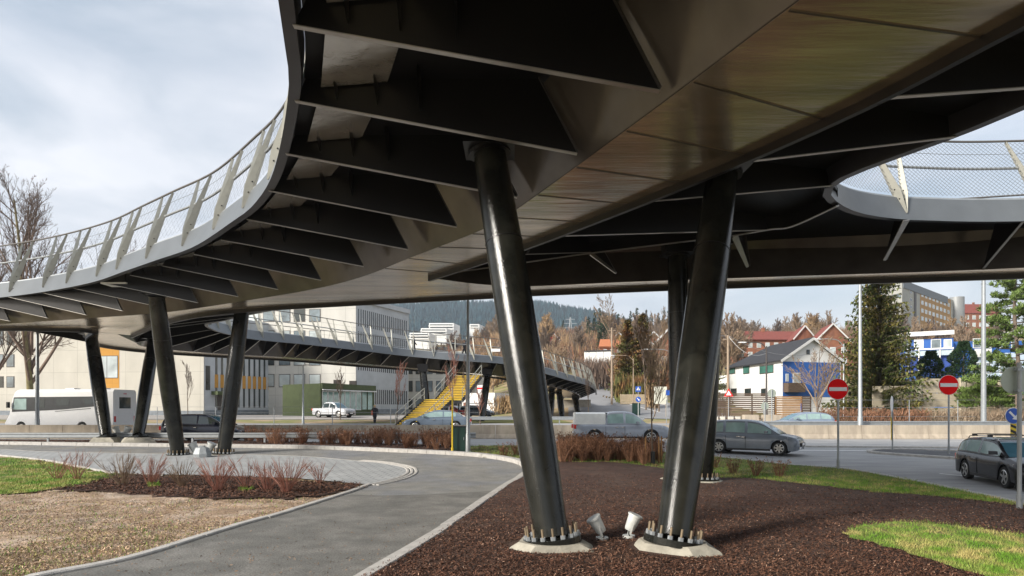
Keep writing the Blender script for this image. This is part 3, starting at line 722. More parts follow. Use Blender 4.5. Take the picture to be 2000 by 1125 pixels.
# small posts with wire behind the barriers
def fence_run(label, x0, x1, Y, h, step, m):
    g = thing('wire_fence', label, 'fence', (x0, Y, T(x0, Y))); x = x0; n = 0
    while x <= x1:
        mb = MB(); mb.tube([(x, Y, T(x, Y)), (x, Y, T(x, Y) + h)], .035, 6); mb.build('post', m, g); x += step
    for hh in (.35, .7, 1.0):
        mb = MB(); mb.tube([(x0, Y, T(x0, Y) + h * hh), (x1, Y, T(x1, Y) + h * hh)], .012, 4); mb.build('wire', M['cable'], g)
fence_run('thin wire fence on steel posts behind the concrete barriers on the left', -42, -3, 57, 1.7, 5.2, M['galv'])
fence_run('light wire fence on pale posts before the dry hedge on the right', 14, 42, 58, 2.3, 4.4, M['galv'])

def disc_mesh(mb, c, r, m=0, th=.012, n=36, face=-1, ax=0.0):
    """disc facing -Y (towards the camera), rotated about Z by ax"""
    ux = Vector((math.cos(ax), math.sin(ax), 0)); ny = Vector((math.sin(ax), -math.cos(ax), 0)); c = Vector(c)
    fr = [c + ny * th + (ux * math.cos(2*math.pi*k/n) + Vector((0,0,1)) * math.sin(2*math.pi*k/n)) * r for k in range(n)]
    bk = [p - ny * th for p in fr]; i = mb.vs(fr); j = mb.vs(bk)
    mb.f.append(tuple(i + k for k in range(n))); mb.m.append(m); mb.f.append(tuple(j + k for k in reversed(range(n)))); mb.m.append(m)
    for k in range(n): mb.f.append((i+k, i+(k+1)%n, j+(k+1)%n, j+k)); mb.m.append(m)
M['red'] = mat('sign_red', (.90,.004,.006), .6, var=.03, spec=.15); M['swhite'] = mat('sign_white', (.85,.85,.85), .45, var=.03)
M['sblue'] = mat('sign_blue', (.02,.10,.48), .45, var=.03); M['syellow'] = mat('sign_yellow', (.85,.60,.02), .45, var=.03); M['sblack'] = mat('sign_black', (.015,.015,.015), .5, var=0)
M['sback'] = mat('sign_back', (.40,.44,.37), .5, .2, var=.08)
def spole(g, base, h, r=.03, m=None, sleeve=False):
    mb = MB(); mb.tube([base, base + Vector((0,0,h))], r, 10); mb.build('pole', m or M['galv'], g, smooth=True)
    if sleeve:
        mb = MB(); mb.tube([base - Vector((0,0,.05)), base + Vector((0,0,.38))], r * 1.35, 10)
        for z in (.12, .28): mb.box(base + Vector((0, -r * 1.3, z)), (.03, .03, .03))
        mb.build('ground_socket', M['galv'], g, smooth=True)
def plate(mb, c, wd, hh, m=0, th=.01, ax=0): mb.box(c, (wd, th * 2, hh), rz=ax, m=m)
def no_entry(px, py, rpx, base, label):
    d = base.y; s = F / d; r = rpx / s; c = P(px, py, d=d - .06)
    g = thing('no_entry_sign', label, 'road sign', base, group='red round no-entry signs')
    spole(g, base, c.z - base.z + r * .6, .04, sleeve=True)
    mb = MB(); disc_mesh(mb, c + Vector((0,.004,0)), r * 1.02, 1, .010); disc_mesh(mb, c + Vector((0,-.014,0)), r * .98, 0, .008); f = mb.build('sign_face', [M['red'], M['swhite']], g)
    mb = MB(); plate(mb, c + Vector((0,-.026,0)), r * 1.72, r * .36); mb.build('white_bar', M['swhite'], f)
no_entry(1636, 760, 20.2, G(1637, 917), 'round red no-entry sign on a steel pole at the grass edge beside the silver-grey minivan')
no_entry(1852.5, 752, 19.3, G(1853, 889, .06), 'round red no-entry sign on the traffic island in front of the concrete panel wall')
def arrow(mb, c, ux, up, ln, wd, m=0, tip=.45):
    """arrow from c-dir to c+dir in the plane ux/up, given in plane coords (direction vector)"""
    pass
def arrow_plate(c, r, ang, y, m, ax=0):
    """poly arrow in XZ plane pointing along angle ang (deg, 0=right, -45=down right)"""
    a = R(ang); d = Vector((math.cos(a), 0, math.sin(a))); n = Vector((-d.z, 0, d.x)); c = Vector(c) + Vector((0, y, 0))
    w1, hw, t0, t1, t2 = .13 * r, .42 * r, -.72 * r, .18 * r, .74 * r
    pts = [c + d*t0 + n*w1, c + d*t1 + n*w1, c + d*t1 + n*hw, c + d*t2, c + d*t1 - n*hw, c + d*t1 - n*w1, c + d*t0 - n*w1]
    mb = MB(); rot = Matrix.Rotation(ax, 3, 'Z'); pts = [Vector(c0) for c0 in pts]
    cc = Vector(c); pts = [rot @ (p - cc) + cc for p in pts]
    i = mb.vs(pts)
    for tri in tessellate_polygon([[Vector((p.x, p.z, 0)) for p in pts]]): mb.f.append(tuple(i + q for q in tri)); mb.m.append(0)
    back = [p + Vector((0,.004,0)) for p in pts]; j = mb.vs(back); n_ = len(pts)
    for k in range(n_): mb.f.append((i+k, i+(k+1)%n_, j+(k+1)%n_, j+k)); mb.m.append(0)
    return mb
def stripes(g, c, wd, hh, ax=0, n=4, thd=.01):
    mb = MB(); plate(mb, c, wd, hh, 0, thd, ax); pl = mb.build('marker_plate', M['syellow'], g)
    mb = MB(); ux = Vector((math.cos(ax), math.sin(ax), 0)); ny = Vector((math.sin(ax), -math.cos(ax), 0)); sh = hh / n
    for k in range(n):
        z0 = -hh/2 + sh * (k + .0); a = c + ny * (thd + .003)
        zs = [z0, z0 + sh * .5]; lf, rt = -wd/2, wd/2
        q = [(lf, zs[0] + sh*.45), (rt, zs[0]), (rt, zs[1]), (lf, min(hh/2, zs[1] + sh*.45))]
        mb.face([a + ux * x + Vector((0,0,z)) for x, z in q])
    mb.build('black_stripes', M['sblack'], pl)
# keep-right sign at the right frame edge
b = Vector(G(1984, 893, .06)); b = at(1984, 30.5, .05)
g = thing('keep_right_sign', 'blue round keep-right arrow sign above a black and yellow marker behind the black estate car', 'road sign', b)
c = P(1977, 812, d=30.4); spole(g, b, c.z - b.z + .2, .035)
mb = MB(); disc_mesh(mb, c + Vector((0,-.05,0)), .385, 1, .010); disc_mesh(mb, c + Vector((0,-.07,0)), .36, 0, .008); f = mb.build('sign_face', [M['sblue'], M['swhite']], g)
arrow_plate(c, .38, -45, -.086, 0).build('arrow', M['swhite'], f)
stripes(g, P(1979, 848, d=30.35) , .27, 1.0)
# keep-right sign seen edge-on on the island
b = G(1743, 883, .1); g = thing('keep_right_sign', 'blue keep-right sign seen nearly edge-on over a white plate on the island nose', 'road sign', b)
s = F / b.y; c = P(1741.5, 789, d=b.y - .05); spole(g, b, c.z - b.z + .35, .035); ax = R(68)
mb = MB(); disc_mesh(mb, c, .40, 1, .010, ax=ax); disc_mesh(mb, c + Vector((math.sin(ax), -math.cos(ax), 0)) * .012, .37, 0, .008, ax=ax); f = mb.build('sign_face', [M['sblue'], M['swhite']], g)
arrow_plate(c + Vector((math.sin(ax), -math.cos(ax), 0)) * .026, .38, -45, 0, 0, ax).build('arrow', M['swhite'], f)
mb = MB(); plate(mb, P(1741, 809, d=b.y - .06), .55, .32, ax=R(60)); mb.build('supplementary_plate', M['swhite'], g)
stripes(g, P(1740.5, 836, d=b.y - .06), .3, 1.2, ax=R(62))
# big pole with the back of a round sign at the right edge
b = G(1991, 997); g = thing('round_sign', 'back of a large grey round sign on a thick steel pole at the right edge', 'road sign', b)
c = P(1981, 743, d=b.y + .1); spole(g, b, c.z - b.z + .42, .048, sleeve=True)
mb = MB(); disc_mesh(mb, c, .33, 0, .01); f = mb.build('sign_face', M['sback'], g)
for dz in (-.25, .25):
    mb = MB(); mb.box(b + Vector((0,.0,c.z - b.z + dz)), (.17,.12,.05)); mb.build('clamp', M['galv'], g)
# small signs in the distance
def round_back(px, py, rpx, d, label):
    b = at(px, d); c = P(px, py, d=d + .05); g = thing('round_sign', label, 'road sign', b); r = rpx * d / F
    spole(g, b, c.z - b.z + r * .8, .04); mb = MB(); disc_mesh(mb, c, r); mb.build('sign_face', M['sback'], g)
round_back(1494, 793, 7.6, 50, 'small pale round sign back left of the dark lamp post')
round_back(1507.5, 768, 8.4, 50, 'higher pale round sign back right of the dark lamp post')
b = at(1423, 62); c = P(1423, 769, d=61.9); g = thing('warning_sign', 'small red and white triangular warning sign before the dark slatted fence', 'road sign', b); spole(g, b, c.z - b.z + .2, .04)
def tri(mb, c, r, y, m):
    p = [Vector(c) + Vector((math.cos(R(a)) * r, y, math.sin(R(a)) * r)) for a in (90, 210, 330)]; q = [v + Vector((0,.012,0)) for v in p]
    mb.face(p, m); mb.face(q, m)
    for k in range(3): mb.face([p[k], p[(k+1)%3], q[(k+1)%3], q[k]], m)
mb = MB(); tri(mb, c, .52, -.03, 0); f = mb.build('sign_face', M['red'], g); mb = MB(); tri(mb, c, .31, -.046, 0); mb.build('centre', M['swhite'], f)
def square_sign(px, py, wpx, d, label, cat='road sign', col='sblue', inner=None, baseh=None, name='square_sign', person=False):
    b = at(px, d); c = P(px, py, d=d - .05); g = thing(name, label, cat, b); w_ = wpx * d / F; spole(g, b, c.z - b.z + w_ * .4, .04)
    mb = MB(); plate(mb, c, w_, w_); f = mb.build('sign_face', M[col], g)
    mb = MB(); tri(mb, c, w_ * .42, -.03, 0); f2 = mb.build('triangle', M['swhite'], f)
    if person:
        mb = MB(); y = Vector((0,-.036,0)); s_ = w_
        mb.bar(c + y + Vector((0,0,-.02*s_)), c + y + Vector((0,0,.14*s_)), .07*s_, .01, side=(1,0,0)); mb.bar(c + y + Vector((0,0,0)), c + y + Vector((-.1*s_,0,-.18*s_)), .04*s_, .01, side=(1,0,0)); mb.bar(c + y + Vector((0,0,0)), c + y + Vector((.1*s_,0,-.18*s_)), .04*s_, .01, side=(1,0,0)); disc_mesh(mb, c + y + Vector((0,0,.2*s_)), .045*s_, 0, .005)
        mb.build('walking_figure', M['sblack'], f)
    return g
square_sign(1246.5, 760, 10.5, 70, 'small blue square pedestrian crossing sign above the green cabinet on the hill road', person=True, name='crossing_sign')
b = at(1247, 67); c = P(1246.5, 780, d=67); g = thing('keep_right_sign', 'tiny blue disc sign just over the distant green container', 'road sign', b); spole(g, b, c.z - b.z, .03)
mb = MB(); disc_mesh(mb, c + Vector((0,-.05,0)), .28); f = mb.build('sign_face', M['sblue'], g); arrow_plate(c, .27, -45, -.07, 0).build('arrow', M['swhite'], f)
b = at(1304, 75); c = P(1304, 767, d=75); g = thing('direction_sign', 'small light blue sign plate beside the large white board on the hill road', 'road sign', b); spole(g, b, c.z - b.z, .03); mb = MB(); plate(mb, c + Vector((0,-.05,0)), .42, .6); mb.build('sign_face', M['sblue'], g)
b = at(1564, 52); c = P(1564, 795, d=52); g = thing('keep_right_sign', 'narrow blue sign turned sideways above the pale blue hatchback', 'road sign', b); spole(g, b, c.z - b.z, .03); mb = MB(); disc_mesh(mb, c + Vector((0,-.05,0)), .34, 0, .01, ax=R(60)); mb.build('sign_face', M['sblue'], g)
# large white board on the hill road
b = at(1289, 78); g = thing('road_board', 'large blank off-white board on posts beside the hill road', 'sign board', b)
for px in (1279, 1301):
    q = at(px, 78); mb = MB(); mb.tube([q, q + Vector((0,0,2.9))], .06, 8); mb.build('post', M['wood_pole'], g)
mb = MB(); a1 = P(1290, 772, d=77.9); mb.box(a1, (1.55, .05, 2.1)); mb.build('board', mat('board_white', (.70,.69,.58), .6, var=.1), g)
# green cabinet by the path
def cabinet(px, pyb, wpx, hpx, label, dark=(.012,.045,.035)):
    b = G(px, pyb); s = b.y / F; w_ = wpx * s; h = hpx * s; g = thing('utility_cabinet', label, 'cabinet', b)
    m = mat('cabinet_green', dark, .45, var=.15, vscale=3)
    mb = MB(); mb.box(b + Vector((0,.2,h/2)), (w_, .42, h)); mb.build('body', m, g)
    mb = MB(); mb.box(b + Vector((0,.2,h + .02)), (w_ + .06, .48, .05)); mb.build('lid', M['sblack'], g)
    mb = MB(); mb.box(b + Vector((0,-.02,h*.52)), (w_ * .92, .02, h * .84)); d = mb.build('door', m, g)
    mb = MB(); mb.box(b + Vector((w_*.36,-.04,h*.55)), (.03,.03,.14)); mb.build('handle', M['galv'], d)
    mb = MB(); mb.box(b + Vector((0,.2,.03)), (w_ + .1, .5, .08)); mb.build('plinth', M['sblack'], g)
    return g
cabinet(897, 884, 25, 50, 'dark green utility cabinet by the path beside the tall lamp post')
b = G(883.5, 885); g = thing('marker_pole', 'thin yellow marker pole at the left side of the green cabinet', 'pole', b)
mb = MB(); mb.tube([b, b + Vector((0,0, 108 * b.y / F))], .035, 8); mb.build('pole', M['syellow'], g, smooth=True)
mb = MB(); mb.tube([b + Vector((0,0,-.05)), b + Vector((0,0,.25))], .055, 8); mb.build('foot', M['syellow'], g)
g = cabinet(1243, 811, 15, 23, 'distant dark green container box at the foot of the hill road', (.008,.07,.05))
# lamp posts
def lamp_post(px, pyb, pyt, label, d=None, r=.085, arm=None, m='galv', head=True, name='street_lamp'):
    b = G(px, pyb) if d is None else at(px, d); top = P(px, pyt, d=b.y); g = thing(name, label, 'lamp post', b)
    mb = MB(); mb.tube([b, b.lerp(top, .12), b.lerp(top, .125), top], [r * 1.3, r * 1.2, r, r * .6], 12); mb.build('pole', M[m], g, smooth=True)
    mb = MB(); mb.tube([b - Vector((0,0,.03)), b + Vector((0,0,.05))], r * 2, 12); mb.build('base_flange', M['galv'], g)
    if arm:
        dx, dz = arm; e = top + Vector((dx, 0, dz)); mb = MB(); mb.tube(crom([top - Vector((0,0,.3)), top + Vector((dx*.25,0,dz*.75)), top + Vector((dx * .7,0,dz * 1.05)), e], 5), r * .45, 8); mb.build('arm', M[m], g, smooth=True)
    else: e = top
    if head:
        sx = -1 if (arm and arm[0] < 0) else 1
        mb = MB(); mb.band([[Vector((e.x + sx * u * .75, e.y + y * wv, e.z + z * hv)) for y, z in ((-1,-.3),(-.7,.6),(.7,.6),(1,-.3))] for u, wv, hv in ((-.12,.05,.04),(.1,.15,.1),(.7,.16,.09),(1,.06,.03))])
        mb.build('lamp_head', M['lampwhite'], g)
    return g
lamp_post(914, 884, 583, 'tall galvanised lamp post standing beside the green cabinet', r=.095, head=True)
lamp_post(1680, 828, 520, 'tall galvanised lamp post in front of the big spruce', d=42.5, r=.13)
lamp_post(592, 832, 713, 'short slim pale lamp post before the silver parked pickup', d=60, r=.1)
lamp_post(73, 828, 560, 'grey lamp post in front of the white motorhome at left', d=42.6, r=.12)
lamp_post(1497, 800, 676, 'dark brown lamp post with pale curved arm before the white house', d=62, arm=(-2.0, .35), m='dark_pole', r=.11)
lamp_post(1648, 800, 672, 'lamp post half hidden by the spruce with arm reaching left', d=66, arm=(-2.4, .5), r=.1)
lamp_post(1314, 800, 690, 'slim lamp post with curved arm on the hill road behind the columns', d=82, arm=(-3.2, .5), r=.09)
lamp_post(1237, 785, 700, 'slim wooden lamp post with short arm beside the hill hedge', d=88, arm=(-2.6,.4), r=.09, m='wood_pole')
def wood_pole(px, pyt, d, label, cap=False, r=.14, m='wood_pole'):
    b = at(px, d); top = P(px, pyt, d=d); g = thing('utility_pole', label, 'pole', b)
    mb = MB(); mb.tube([b, top], [r * 1.2, r * .8], 10); mb.build('pole', M[m], g, smooth=True)
    mb = MB(); mb.box(top - Vector((0,0,.4)), (1.1 if not cap else .35, .1, .1)); mb.build('crossarm', M[m], g)
    for dx in ((-.4,.4) if not cap else (0,)):
        mb = MB(); mb.tube([top + Vector((dx,0,-.34)), top + Vector((dx,0,-.1 if not cap else .35))], [.05,.09 if cap else .04], 8); mb.build('insulator', M['dark_pole'], g)
    return top
t1 = wood_pole(1422, 655, 66, 'brown wooden utility pole left of the white house')
t2 = wood_pole(1921, 545, 52, 'weathered pale pole with dark cap between the pine and the blue house', cap=True, r=.17, m='galv')
wood_pole(1195, 640, 92, 'thin leaning utility pole by the conifers at the bend')
for k, (a, bb, sag) in enumerate([(t1, P(1497, 690, d=62), .9), (t1, P(1650, 672, d=66), 1.6), (t1, P(1380, 640, d=80), .4)]):
    mb = MB(); mb.tube([a.lerp(bb, i / 10) - Vector((0, 0, sag * 4 * (i/10) * (1 - i/10))) for i in range(11)], .018, 4, cap=False)
    o = mb.build('overhead_wire', M['cable']); tag(o, ['sagging overhead wire from the wooden pole to the dark lamp post', 'long overhead wire from the wooden pole towards the spruce', 'overhead wire from the wooden pole leaving to the left'][k], 'wire')

# up-lights at the column feet
def spot(pos, tilt_dir, s=1.0, label='', group=None, yaw=0):
    pos = Vector(pos); g = thing('uplight', label, 'spotlight', pos, group)
    d = Vector(tilt_dir).normalized(); u = Vector((0,1,0)); u = (u - d * u.dot(d)).normalized(); v = d.cross(u)
    wm = mat('uplight_shell', (.62,.63,.60), .4, .1, var=.12, vscale=10)
    pr = [(0,.055),(.01,.085),(.05,.098),(.22,.118),(.30,.128),(.305,.145),(.335,.145),(.34,.13),(.31,.125)]
    o = pos + Vector((0,0,.12 * s)); mb = MB(); mb.tube([o + d * q * s for q, _ in pr], [r * s for _, r in pr], 24); mb.build('shell', wm, g, smooth=True)
    mb = MB(); mb.tube([o + d * .30 * s, o + d * .315 * s], .12 * s, 20); mb.build('lens', mat('uplight_lens', (.12,.13,.13), .1, var=0), g)
    for sg in (-1, 1):
        mb = MB(); mb.bar(o + u * .125 * s * sg + d * .16 * s, pos + u * .09 * s * sg + Vector((0,0,.02)), .035 * s, .008, side=v); mb.build('bracket', wm, g)
    mb = MB(); mb.tube([pos - Vector((0,0,.04)), pos + Vector((0,0,.03))], .12 * s, 16); mb.build('base', wm, g)
    mb = MB(); mb.tube(crom([o + d * .02, o + u * -.1 - d * .04, pos + Vector((0,-.1,.03)), pos + Vector((.05,-.02,-.03))], 4), .01 * s, 6); mb.build('cable', M['black_plastic'], g, smooth=True)
spot(P(1176, 1052, z=.06), (-.62,-.1,1), .95, 'white up-light leaning left beside the near left column foot')
spot(P(1228, 1048, z=.06), (.42,-.1,1), .95, 'white up-light leaning right beside the near right column foot')
spot(P(1362, 938, z=.1), (.05,.3,1), 1.2, 'white up-light at the foot of the column behind the near pair')
spot(P(385, 892, z=.2), (-.55,0,1), 1.5, 'left white up-light of the pair between the middle columns')
spot(P(405, 892, z=.2), (.5,0,1), 1.5, 'right white up-light of the pair between the middle columns')
spot(P(232, 855, z=.8), (-.5,0,1), 1.4, 'left white up-light of the pair between the farthest columns')
spot(P(244, 855, z=.8), (.5,0,1), 1.4, 'right white up-light of the pair between the farthest columns')
mb = MB()
def ground_box(px, py, label, d=None, s=1.0):
    b = G(px, py); g = thing('cable_box', label, 'cable box', b); mb = MB(); mb.band([[b + Vector((math.cos(a) * r * s, math.sin(a) * r * s * .7, z * s)) for a in [2 * math.pi * k / 8 for k in range(8)]] for r, z in ((.38,-.05),(.42,.15),(.30,.42),(.1,.5))]); mb.build('housing', mat('zinc_housing', (.27,.29,.30), .55, .2, var=.2, vscale=8), g)
    mb = MB(); mb.box(b + Vector((0,0,.505*s)), (.22*s,.16*s,.02)); mb.build('lid', M['galv'], g)
ground_box(395, 893, 'grey faceted cable housing between the two middle column feet')
ground_box(238, 862, 'grey faceted cable housing between the two farthest column feet', s=1.1)
# ------------------------------------------------------------------ vehicles
M['tyre'] = mat('tyre', (.018,.018,.018), .8, var=.1); M['rim'] = mat('alloy_rim', (.55,.55,.53), .3, .7, var=.05)
M['glass'] = mat('car_glass', (.03,.045,.047), .06, 0, var=.1, spec=.9); M['glasslt'] = mat('car_glass_light', (.30,.42,.40), .08, 0, var=.25, vscale=2, spec=.8); M['glassblue'] = mat('windscreen_glass', (.07,.17,.22), .06, 0, var=.2, spec=.9)
M['tail'] = mat('tail_lamp', (.62,.02,.02), .25, var=0, coat=1); M['head'] = mat('head_lamp', (.75,.76,.74), .12, .2, var=0, coat=1); M['trim'] = mat('car_trim', (.02,.02,.022), .5, var=0)
M['chrome'] = mat('chrome', (.6,.6,.6), .15, 1, var=0)
def paint(name, c, rough=.25): return mat(name, c, rough, .1, var=.15, vscale=1.5, coat=.35, spec=.35)
def interp(tab, x):
    if x <= tab[0][0]: return tab[0][1]
    for (a, b), (c, d) in zip(tab[:-1], tab[1:]):
        if x <= c: return b + (d - b) * (x - a) / (c - a)
    return tab[-1][1]
def smooth_tab(tab, n=5):
    p = crom([Vector((a, 0, b)) for a, b in tab], n); return [(q.x, q.z) for q in p]
def make_car(name, label, cat, Lg, Wd, top, belt, roof, glass, wb, col, wheel=.325, ground=.19, tum=.16, wmat=None, rails=False, cross=False, plate=True, spokes=7, extra=None, door_x=(.1,), group=None):
    """x forward; top = lower-body top line, belt = glass base, roof = roof line (x,z lists), glass = [(x0,x1)] side windows"""
    g = thing(name, label, cat, (0,0,0), group); hw = Wd / 2; xr, xf = -wb/2, wb/2
    top = smooth_tab(top); roof = smooth_tab(roof); R_ = wheel + .055
    xs_ = [-Lg/2 + Lg * i / 92 for i in range(93)]
    def half(x):
        t = abs(x) / (Lg/2); return hw * (1 - .20 * max(0, (t - .80) / .20) ** 2.2)
    def zb(x):
        z = ground + (.10 * max(0, (abs(x) - Lg/2 + .35) / .35) ** 1.5)
        for w_ in (xr, xf):
            if abs(x - w_) < R_: z = max(z, wheel + math.sqrt(R_**2 - (x - w_)**2))
        return z
    rings = []
    for x in xs_:
        h = half(x); zt = interp(top, x); z0 = zb(x); zm = max(z0 + .02, .62 if zt > .7 else zt * .8)
        zsh = max(zm + .02, zt - .09)
        e = max(0, (abs(x) - Lg/2 + .10) / .10); zt2 = zt - .05 * e; k = 1 - .02 * e
        rings.append([Vector((x * k, s * yy, zz)) for s, yy, zz in [(-1,h*.94,z0),(-1,h*.985,z0+.04*(z0<.4)),(-1,h,zm),(-1,h*.975,zsh),(-1,h*.90,zt2-.015),(-1,h*.6,zt2),(1,0,zt2+.008),(1,h*.6,zt2),(1,h*.90,zt2-.015),(1,h*.975,zsh),(1,h,zm),(1,h*.985,z0+.04*(z0<.4)),(1,h*.94,z0)]])
    mb = MB(); ids = [mb.vs(r) for r in rings]; n = len(rings[0])
    for a, b in zip(ids[:-1], ids[1:]):
        for j in range(n - 1): mb.f.append((a+j, a+j+1, b+j+1, b+j)); mb.m.append(0)
    mb.f.append(tuple(ids[0] + j for j in range(n))); mb.m.append(0); mb.f.append(tuple(ids[-1] + j for j in reversed(range(n)))); mb.m.append(0)
    body = mb.build('body', col, g, smooth=True, angle=40)
    mb = MB(); mb.box((0,0,ground + .22), (Lg * .93, Wd * .80, .30)); mb.build('underbody', M['trim'], g)
    # sills and bumpers dark trim
    for s in (-1, 1):
        mb = MB(); mb.box((0, s * hw * .965, ground + .05), (wb - 2 * R_ - .05, .05, .09)); mb.build('sill', M['trim'], g)
    # cabin
    x0, x1 = roof[0][0], roof[-1][0]; cx = [x0 + (x1 - x0) * i / 80 for i in range(81)]
    def ring(x):
        zbel = interp(top, x) - .02
        zr = max(interp(roof, x), zbel + .005); f = min(1, (zr - zbel) / .45); hb = half(x) * .93; hr = hb - tum * f
        zs = zbel + (zr - zbel) * .90
        return [Vector((x, s * y, z)) for s, y, z in [(-1,hb,zbel),(-1,hb - (hb-hr)*.9,zs),(-1,hr*.90,zr-.012*f),(-1,hr*.5,zr),(1,hr*.5,zr),(1,hr*.90,zr-.012*f),(1,hb-(hb-hr)*.9,zs),(1,hb,zbel)]]
    rg = [ring(x) for x in cx]
    parts = {'paint': MB(), 'front': MB(), 'rear': MB()}; side = {}
    zmax = max(z for _, z in roof); 
    for i in range(80):
        xm = (cx[i] + cx[i+1]) / 2; sl = (interp(roof, cx[i+1]) - interp(roof, cx[i])) / (cx[i+1] - cx[i]); A, B = rg[i], rg[i+1]
        zr = interp(roof, xm)
        for j in range(7):
            q = [A[j], A[j+1], B[j+1], B[j]]
            tgt = 'paint'
            if j in (2,3,4):
                if sl < -.33 and xm > 0 and zr < zmax - .06: tgt = 'front'
                elif sl > .38 and xm < 0 and zr < zmax - .12: tgt = 'rear'
            if j in (0, 6):
                for gi, (ga, gb) in enumerate(glass):
                    if ga < xm < gb: tgt = ('s', gi, j)
            if isinstance(tgt, tuple): side.setdefault(tgt, []).append(q)
            else: parts[tgt].face(q)
    # side windows: inset so that a pillar-coloured frame stays round them
    for i in range(len(cx)-1): pass
    parts['paint'].build('cabin', col, g, smooth=True, angle=50)
    if parts['front'].f: parts['front'].build('windscreen', M['glassblue'], g, smooth=True)
    if parts['rear'].f: parts['rear'].build('rear_window', M['glass'], g, smooth=True)
    for key, qs in side.items():
        mb = MB(); fr = MB()
        for q in qs:
            a, b, c, d = q if key[2] == 0 else (q[1], q[0], q[3], q[2])
            # a,b at x_i (bottom,top); d,c at x_{i+1}
            a2, b2 = a.lerp(b, .10), a.lerp(b, .88); d2, c2 = d.lerp(c, .10), d.lerp(c, .88)
            mb.face([a2, b2, c2, d2]); fr.face([a, a2, d2, d]); fr.face([b2, b, c, c2])
        mb.build('side_window', wmat or M['glasslt'], g, smooth=True); fr.build('window_frame', col, g, smooth=True)
    # wheels
    for x in (xr, xf):
        for s in (-1, 1):
            y = s * (hw - .12); mb = MB(); mb.tube([(x, y - .1, wheel), (x, y - .085, wheel), (x, y + .085, wheel), (x, y + .1, wheel)], [wheel * .93, wheel, wheel, wheel * .93], 28); wl = mb.build('wheel', M['tyre'], g, smooth=True, angle=30)
            mb = MB(); yo = y + s * .101; mb.tube([(x, yo - s*.01, wheel), (x, yo, wheel)], wheel * .30 / .6 * .5, 14)
            for k in range(spokes):
                a = 2 * math.pi * k / spokes + .3; mb.bar((x, yo, wheel), (x + math.cos(a) * wheel * .66, yo, wheel + math.sin(a) * wheel * .66), .075, .014, side=(-math.sin(a), 0, math.cos(a)), w2=.06)
            ro = [Vector((x + math.cos(2*math.pi*k/28) * wheel * rr, yo + s * oo, wheel + math.sin(2*math.pi*k/28) * wheel * rr)) for rr, oo in ((.70,0),(.62,.012)) for k in range(28)]
            i = mb.vs(ro)
            for k in range(28): mb.f.append((i+k, i+(k+1)%28, i+28+(k+1)%28, i+28+k)); mb.m.append(0)
            mb.build('rim', M['rim'], wl)
    # lights
    zt_r = interp(top, -Lg/2 + .05); zt_f = interp(top, Lg/2 - .12)
    for s in (-1, 1):
        mb = MB(); mb.box((-Lg/2 + .045, s * half(-Lg/2) * .92, max(.72, zt_r - .14)), (.14, .22, .22)); mb.build('tail_light', M['tail'], g)
        mb = MB(); a = Vector((Lg/2 - .07, s * half(Lg/2 - .07) * .72, zt_f - .10)); b = Vector((Lg/2 - .55, s * half(Lg/2 - .5) * .955, zt_f + .015)); mb.bar(a, b, .13, .07, side=(0,0,1), w2=.16); mb.build('headlight', M['head'], g)
        mb = MB(); xm = roof[-1][0] - .55; zz = interp(top, xm) + .08; mb.band([[Vector((xm + dx, s * (hw * .95 + y), zz + z)) for dx, z in ((-.07,-.05),(-.07,.07),(.06,.06),(.08,-.04))] for y in (0, .07, .20)]); mb.build('mirror', col if not rails else M['trim'], g)
        mb = MB(); mb.box((Lg/2 - .09, s * hw * .62, .36), (.16, .28, .10)); mb.build('fog_light', M['head'], g)
    mb = MB(); mb.box((Lg/2 - .005, 0, .50), (.05, Wd * .52, .17)); mb.build('grille', M['trim'], g)
    mb = MB(); mb.box((Lg/2 + .015, 0, .52), (.02, .50, .11)); mb.build('number_plate', M['swhite'], g)
    mb = MB(); mb.box((-Lg/2 - .0, 0, .62), (.02, .50, .11)); mb.build('number_plate', M['swhite'], g)
    # door lines and handles
    for dx in door_x:
        for s in (-1, 1):
            mb = MB(); zt = interp(top, dx); mb.box((dx, s * (hw + .001), (ground + .1 + zt - .12) / 2), (.012, .012, zt - .12 - ground - .1)); mb.build('door_gap', M['trim'], g)
            mb = MB(); mb.box((dx - .12 if dx > -.5 else dx + .6, s * (hw + .005), zt - .17), (.18, .03, .03)); mb.build('door_handle', M['chrome'], g)
    if rails:
        for s in (-1, 1):
            mb = MB(); pr = [(x, s * (hw * .93 - tum - .05), interp(roof, x) + .05) for x in (-1.6,-1.0,-.3,.35)]; mb.tube([(pr[0][0]-.08, pr[0][1], pr[0][2]-.07)] + pr + [(pr[-1][0]+.1, pr[-1][1], pr[-1][2]-.08)], .018, 6); mb.build('roof_rail', M['chrome'], g)
        for x in (-1.15, -.05):
            mb = MB(); y = hw * .93 - tum - .02; z = interp(roof, x) + .10; mb.box((x, 0, z), (.09, 2 * y, .03)); 
            for s in (-1, 1): mb.box((x, s * y, z - .03), (.2, .08, .08))
            mb.build('roof_bar', M['trim'], g)
    if extra: extra(g)
    return g
def place(g, rear, front, wb, Wd, side=-1, sc=1.0):
    """rear/front: near-side wheel contact points on the ground"""
    r, f = Vector(rear), Vector(front); h = f - r; h.z = 0; ang = math.atan2(h.y, h.x); mid = (r + f) / 2
    n = Vector((-math.sin(ang), math.cos(ang), 0)) * (Wd / 2 - .1); n = n if n.y > 0 or abs(n.y) < abs(n.x) * .3 else -n
    c = mid + n * sc; g.location = (c.x, c.y, 0); g.rotation_euler = (0, 0, ang); g.scale = (sc, sc, sc)
    g.location.z = T(c.x, c.y) + .005; return g
